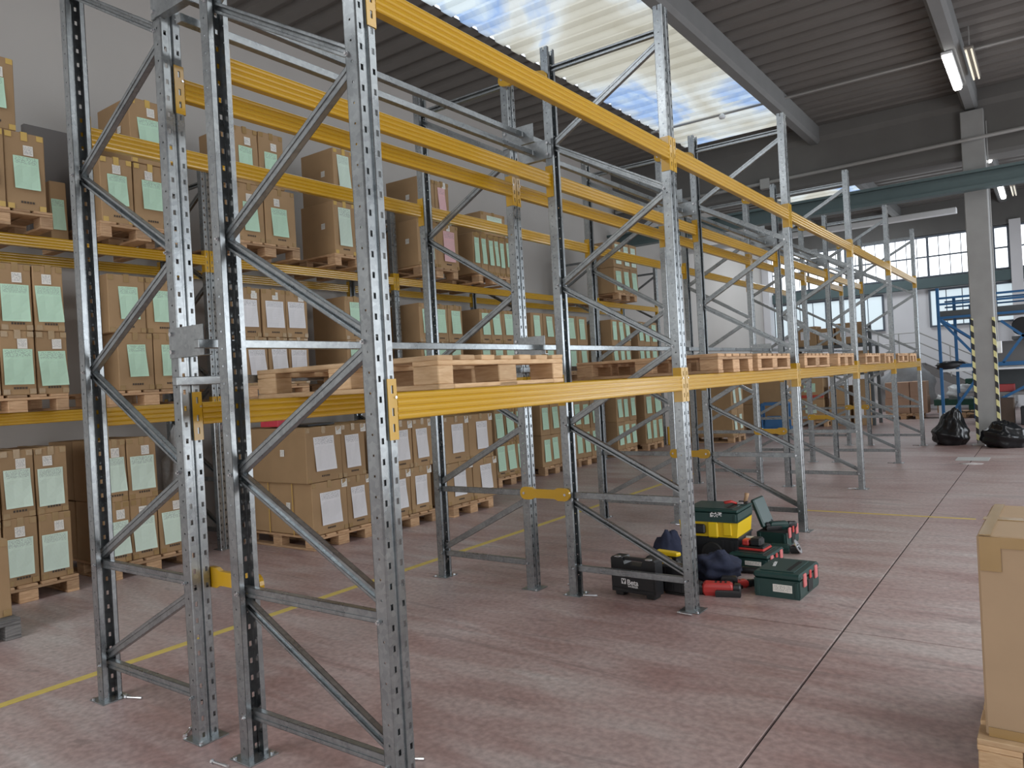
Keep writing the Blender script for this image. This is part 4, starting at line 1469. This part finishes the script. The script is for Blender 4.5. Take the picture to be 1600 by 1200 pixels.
# big cartons and stacks beyond the wall rack
def stack(name_where, xf, depth, rows, ypal, zb=0.0, mat=None, sheet='white_sheet', group=None, pal=True, tape='tape', sh=(.4, .55, .5)):
    if pal:
        pallet(P_EUR, xf - .58, sum(ypal) / 2, zb, 0, 'wooden pallet under the cartons %s' % name_where, None)
    n = len(rows)
    for r, (z0, z1, e) in enumerate(rows):
        for c in range(len(e) - 1):
            carton(xf, depth, e[c], e[c + 1], z0, z1, sheet, 'brown carton with %s %s, %s, %s along' % (SHEETN[sheet], name_where, ROWN[n][r], ORD[c]), group, False, mat, sh=sh, tape=tape)


stack('beyond the wall rack end', -1.58, 1.18, [(.146, .74, [14.42, 14.8, 15.2]), (.74, 1.36, [14.42, 14.8, 15.2])], (14.42, 15.2), sheet='mint_sheet', group='cartons beyond the wall rack')
stack('behind the blue trolley', -1.15, 1.1, [(.146, .72, [17.1, 17.5, 17.9]), (.72, 1.3, [17.1, 17.5, 17.9])], (17.1, 17.9), group='cartons behind the blue trolley')
# blue trolley
o = empty('blue_trolley', (-1.25, 16.55, 0), .2, 'blue steel trolley parked among the far cartons', 'trolley')
for x in (-.3, .3):
    MB().tube([(x, -.25, .1), (x, -.25, .75), (x, .25, .75), (x, .25, .1)], .03, 8).build('frame_tube', M['blue'], o)
MB().bar((-.3, -.25, .75), (.3, -.25, .75), .05, .06).build('top_bar', M['blue'], o)
MB().bar((-.3, .25, .75), (.3, .25, .75), .05, .06).build('top_bar', M['blue'], o)
MB().box(-.36, .36, -.3, .3, .10, .18, .01).build('deck_plate', M['blue'], o)
MB().prism([(-.3, .18), (.3, .18), (.1, .45), (-.2, .45)], 'y', -.05, .05).build('gusset', M['blue'], o)
for x in (-.28, .28):
    for y in (-.22, .22):
        MB().lathe([(.01, -.02), (.05, -.02), (.05, .02), (.01, .02)], 12, Matrix.Translation((x, y, .05)) @ Matrix.Rotation(PI / 2, 4, 'X')).build('wheel', M['rubber'], o)

# dark shelf unit with cartons
o = empty('shelf_unit', (-.45, 19.6, 0), 0, 'dark steel shelf unit full of cartons behind the empty rack', 'shelf')
for x in (-1.06, .92):
    for y in (-.45, .45):
        MB().box(x - .04, x + .04, y - .04, y + .04, 0, 2.62 if (y < 0 and x > 0) else 2.14, .004).build('post', M['dark_frame'], o)
for z in (1.32, 2.06):
    MB().box(-1.06, .92, -.48, .48, z, z + .08, .004).build('shelf_board', M['dark_frame'], o)
sg = 'cartons on the dark shelf unit'


def far_carton(x0, x1, y, d, z0, z1, label, mat=None, tape=None, sheet=None, group=None):
    m_ = MB().box(x0, x1, y, y + d, z0, z1, .008, j=.004)
    xm, ym = (x0 + x1) / 2, y + d / 2
    m_.v = [(a - xm, b - ym, c - z0) for a, b, c in m_.v]
    o_ = m_.build('carton', mat or M['card'], None, False, (xm, ym, z0))
    tag(o_, label, 'carton', group)
    if sheet:
        me_ = sheet_mesh('paper_sheet', (x1 - x0) * .5, (z1 - z0) * .42, M[sheet], axis='y', lift=.006)
        link('paper_sheet', me_, o_, (-.05, -d / 2, (z1 - z0) * .55))
    if tape:
        MB().box(-(x1 - x0) / 2, (x1 - x0) / 2, -d / 2 - .006, -d / 2 + .002, (z1 - z0) * .06, (z1 - z0) * .2).build('tape', M[tape], o_)
    return o_


for i, (x0, x1, z0, z1, s) in enumerate(((-1.33, -.85, 2.142, 2.68, W_), (-.83, -.42, 2.142, 2.60, W_), (-.36, .28, 2.142, 2.70, W_), (-1.3, -.8, 1.402, 1.86, MI), (-.72, -.2, 1.402, 1.90, G), (-.15, .35, 1.402, 1.95, MI))):
    far_carton(x0, x1, 19.2, .55, z0, z1, 'brown carton on the %s board of dark shelf unit, %s along' % (('top', 'middle')[i // 3], ORD[i % 3]), None, None, s, sg)
for i, (x0, x1, z0, z1, s, t_) in enumerate(((-1.32, -.74, .146, .72, MI, 'tape_red'), (-1.34, -.74, .722, 1.28, G, 'tape_red'), (-.62, -.1, .0, .55, None, None), (-.60, -.12, .552, 1.05, None, None), (-.02, .38, .0, .62, W_, None), (0, .36, .622, 1.2, None, None))):
    far_carton(x0, x1, 19.15, .6, z0, z1, 'brown carton under the dark shelf unit, %s' % ('red taped, lower', 'red taped, upper', 'middle stack, lower', 'middle stack, upper', 'end stack with white sheet, lower', 'end stack, upper')[i], None, t_, s, 'cartons under the dark shelf unit')
pallet(P_EUR, -1.0, 19.45, 0, PI / 2, 'wooden pallet under the red taped cartons', None)

# pinkish cartons on a pallet
pallet(P_EUR, .85, 21.75, 0, PI / 2, 'wooden pallet under the pinkish cartons at the far end', None)
for i, (x0, x1, z0, z1, nm) in enumerate(((.36, .98, .146, .58, 'bottom, first'), (1.0, 1.42, .146, .62, 'bottom, second'), (.38, .98, .582, 1.02, 'top, first'), (1.0, 1.40, .622, 1.03, 'top, second'))):
    far_carton(x0, x1, 21.45, .6, z0, z1, 'pinkish brown carton stacked at far end, %s' % nm, M['card_pink'], None, None, 'pinkish cartons at the far end')
# green trough with bags on pallets
pallet(P_EUR, 2.25, 21.9, 0, PI / 2, 'wooden pallet under the dark green trough', None)
o = empty('green_trough', (2.2, 21.75, .146), 0, 'long dark green trough on a pallet behind blue platform rack', 'trough')
gm = plain('dark green painted sheet', (.015, .075, .05), .5)
MB().box(-.62, .75, -.35, -.31, .20, .36, .004).build('front_panel', gm, o)
MB().box(-.62, .75, .31, .35, .20, .36, .004).build('rear_panel', gm, o)
MB().box(-.62, .75, -.31, .31, .20, .22).build('bottom_panel', gm, o)
MB().box(-.62, -.58, -.31, .31, .22, .36).box(.71, .75, -.31, .31, .22, .36).build('end_panel', gm, o)
MB().box(-.55, -.45, -.3, .3, 0, .20).box(.55, .65, -.3, .3, 0, .20).build('skid', M['wood'], o)
m_ = MB().blob(2.2, 21.75, .64, .34, .25, .26, .16, 21, False, 24, 14)
tag(m_.build('plastic_bag', M['plastic_wrap'], smooth=True), 'big crumpled white plastic bag in the dark green trough', 'plastic bag')
m_ = MB().blob(1.70, 21.7, .50, .10, .2, .12, .16, 9, False)
tag(m_.build('plastic_bag', M['plastic_wrap'], smooth=True), 'small crumpled plastic bag at trough end', 'plastic bag')
tag(MB().box(2.25, 2.7, 22.5, 22.9, .85, 1.02, .01).box(2.3, 2.65, 22.55, 22.85, .0, .85).build('green_crate', gm), 'dark green crate behind the white plastic bag', 'crate')
# grey sheeted heap
m_ = MB().blob(.75, 22.9, .8, .75, .4, .85, .13, 31, True, 32, 18, 2.1, (.1, 0, .1))
tag(m_.build('sheeted_heap', M['grey_plastic'], smooth=True), 'grey plastic sheeted heap behind the pinkish cartons', 'heap')
tag(MB().bar((.05, 22.2, .5), (-.18, 22.4, 1.45), .12, .02).build('foam_strip', M['white_paint']), 'white foam strip leaning on the grey sheeted heap', 'strip')

# staircase on the far wall
o = empty('staircase', (0, 25.3, 0), 0, 'grey steel staircase with thin railings along the far wall', 'staircase')
MB().box(-.3, .9, -.5, .6, 1.45, 1.52, .005).build('landing', M['panel_grey'], o)
for y in (-.5, .55):
    MB().bar((.85, y, 1.42), (3.3, y, .08), .05, .2).build('stringer', M['panel_grey'], o)
for i in range(8):
    MB().box(.92 + i * .29, 1.2 + i * .29, -.48, .53, 1.28 - i * .16, 1.31 - i * .16, .004).build('tread', M['panel_grey'], o)
for dz in (1.0, .68, .36):
    MB().tube([(-.3, -.5, 1.5 + dz), (.85, -.5, 1.5 + dz), (3.3, -.5, .12 + dz)], .02, 6).build('handrail', M['pipe'], o)
for x in (-.3, .3, .85):
    MB().tube([(x, -.5, 1.5), (x, -.5, 2.5)], .02, 6).build('rail_post', M['pipe'], o)
for t_ in (.35, .7, 1.0):
    MB().tube([(.85 + 2.45 * t_, -.5, 1.5 - 1.38 * t_), (.85 + 2.45 * t_, -.5, 2.5 - 1.38 * t_)], .02, 6).build('rail_post', M['pipe'], o)
for x in (-.25, .8):
    MB().box(x - .04, x + .04, -.45, -.37, 0, 1.45).build('support_post', M['panel_grey'], o)

# blue platform rack behind the column
o = empty('platform_rack', (2.0, 19.5, 0), 0, 'tall blue steel platform rack with guard rails behind the column', 'platform rack')
posts = [(0, 0, 3.38), (.27, .9, 3.2), (.58, 1.5, 3.0), (2.9, 0, 3.38), (2.9, 1.5, 3.2)]
for x, y, h in posts:
    MB().box(x - .035, x + .035, y - .035, y + .035, 0, h, .004).build('post', M['blue'], o)
MB().box(0, 2.9, -.02, 1.5, 2.62, 2.80, .005).build('platform', M['dark_frame'], o)
MB().box(0, 2.9, -.05, -.02, 2.60, 2.66).build('edge_rail', M['blue'], o)
for z in (2.97, 3.12):
    MB().bar((0, 0, z), (2.9, 0, z), .05, .05).build('guard_rail', M['blue'], o)
    MB().bar((.0, 1.5, z), (2.9, 1.5, z), .04, .04).build('guard_rail', M['blue'], o)
MB().bar((0, 0, 1.42), (2.9, 0, 1.42), .05, .09).build('cross_beam', M['blue'], o)
MB().box(.03, 2.87, .0, 1.45, 1.28, 1.33, .004).build('shelf_board', M['white_paint'], o)
MB().box(1.5, 2.87, .0, 1.45, 1.98, 2.06, .004).build('shelf_board', M['dark_frame'], o)
MB().box(.35, 2.87, .0, 1.45, .66, .74, .004).build('shelf_board', M['panel_grey'], o)
for p, q in (((0, 0, 2.62), (.9, 0, 1.45)), ((0, 0, 2.62), (.95, 1.4, 1.8)), ((.05, 0, .05), (.85, 0, 1.25)), ((2.4, 0, 1.25), (1.0, 0, .45)), ((1.3, 0, 2.45), (2.4, 0, 1.45)), ((1.3, 0, 1.45), (1.75, 0, 2.1))):
    MB().bar(p, q, .05, .06).build('diagonal_brace', M['blue'], o)
MB().box(1.02, 2.87, 1.40, 1.44, .74, 1.28).build('back_panel', M['dark_frame'], o)
MB().box(1.1, 2.87, 1.40, 1.44, 1.34, 1.98).build('back_panel', M['panel_grey'], o)
m_ = MB().blob(2.18, 19.55, 1.45, .33, .18, .10, .15, 14, False)
tag(m_.build('work_bag', M['black'], smooth=True), 'black bag lying on the shelf end of blue platform rack', 'bag')
tag(MB().lathe([(.05, -.05), (.2, -.05), (.22, 0), (.2, .05), (.05, .05)], 20, Matrix.Translation((3.72, 19.6, 2.29)) @ Matrix.Rotation(PI / 2, 4, 'X')).build('cable_reel', M['rubber']), 'round black reel on upper shelf of blue platform rack', 'reel')
tag(MB().box(3.05, 3.5, 19.6, 20.0, .742, .92, .01).build('red_crate', plain('dull red plastic', (.35, .05, .05), .5)), 'dull red crate on low shelf of blue platform rack', 'crate')
tag(MB().box(3.15, 3.5, 18.8, 19.2, .0, .62, .01).build('brown_crate', plain('dark brown board', (.07, .045, .03), .7, 0, .2, 8)), 'dark brown box on the floor under blue platform rack', 'box')
tag(MB().box(3.62, 4.05, 18.7, 19.2, .0, .42, .015).build('black_crate', M['black']), 'black crate on the floor beside the dark brown box', 'crate')
tag(MB().box(1.72, 2.22, 21.12, 21.16, 0, .36, .004).build('white_board', M['white_paint']), 'small white board standing at foot of blue platform rack', 'board')
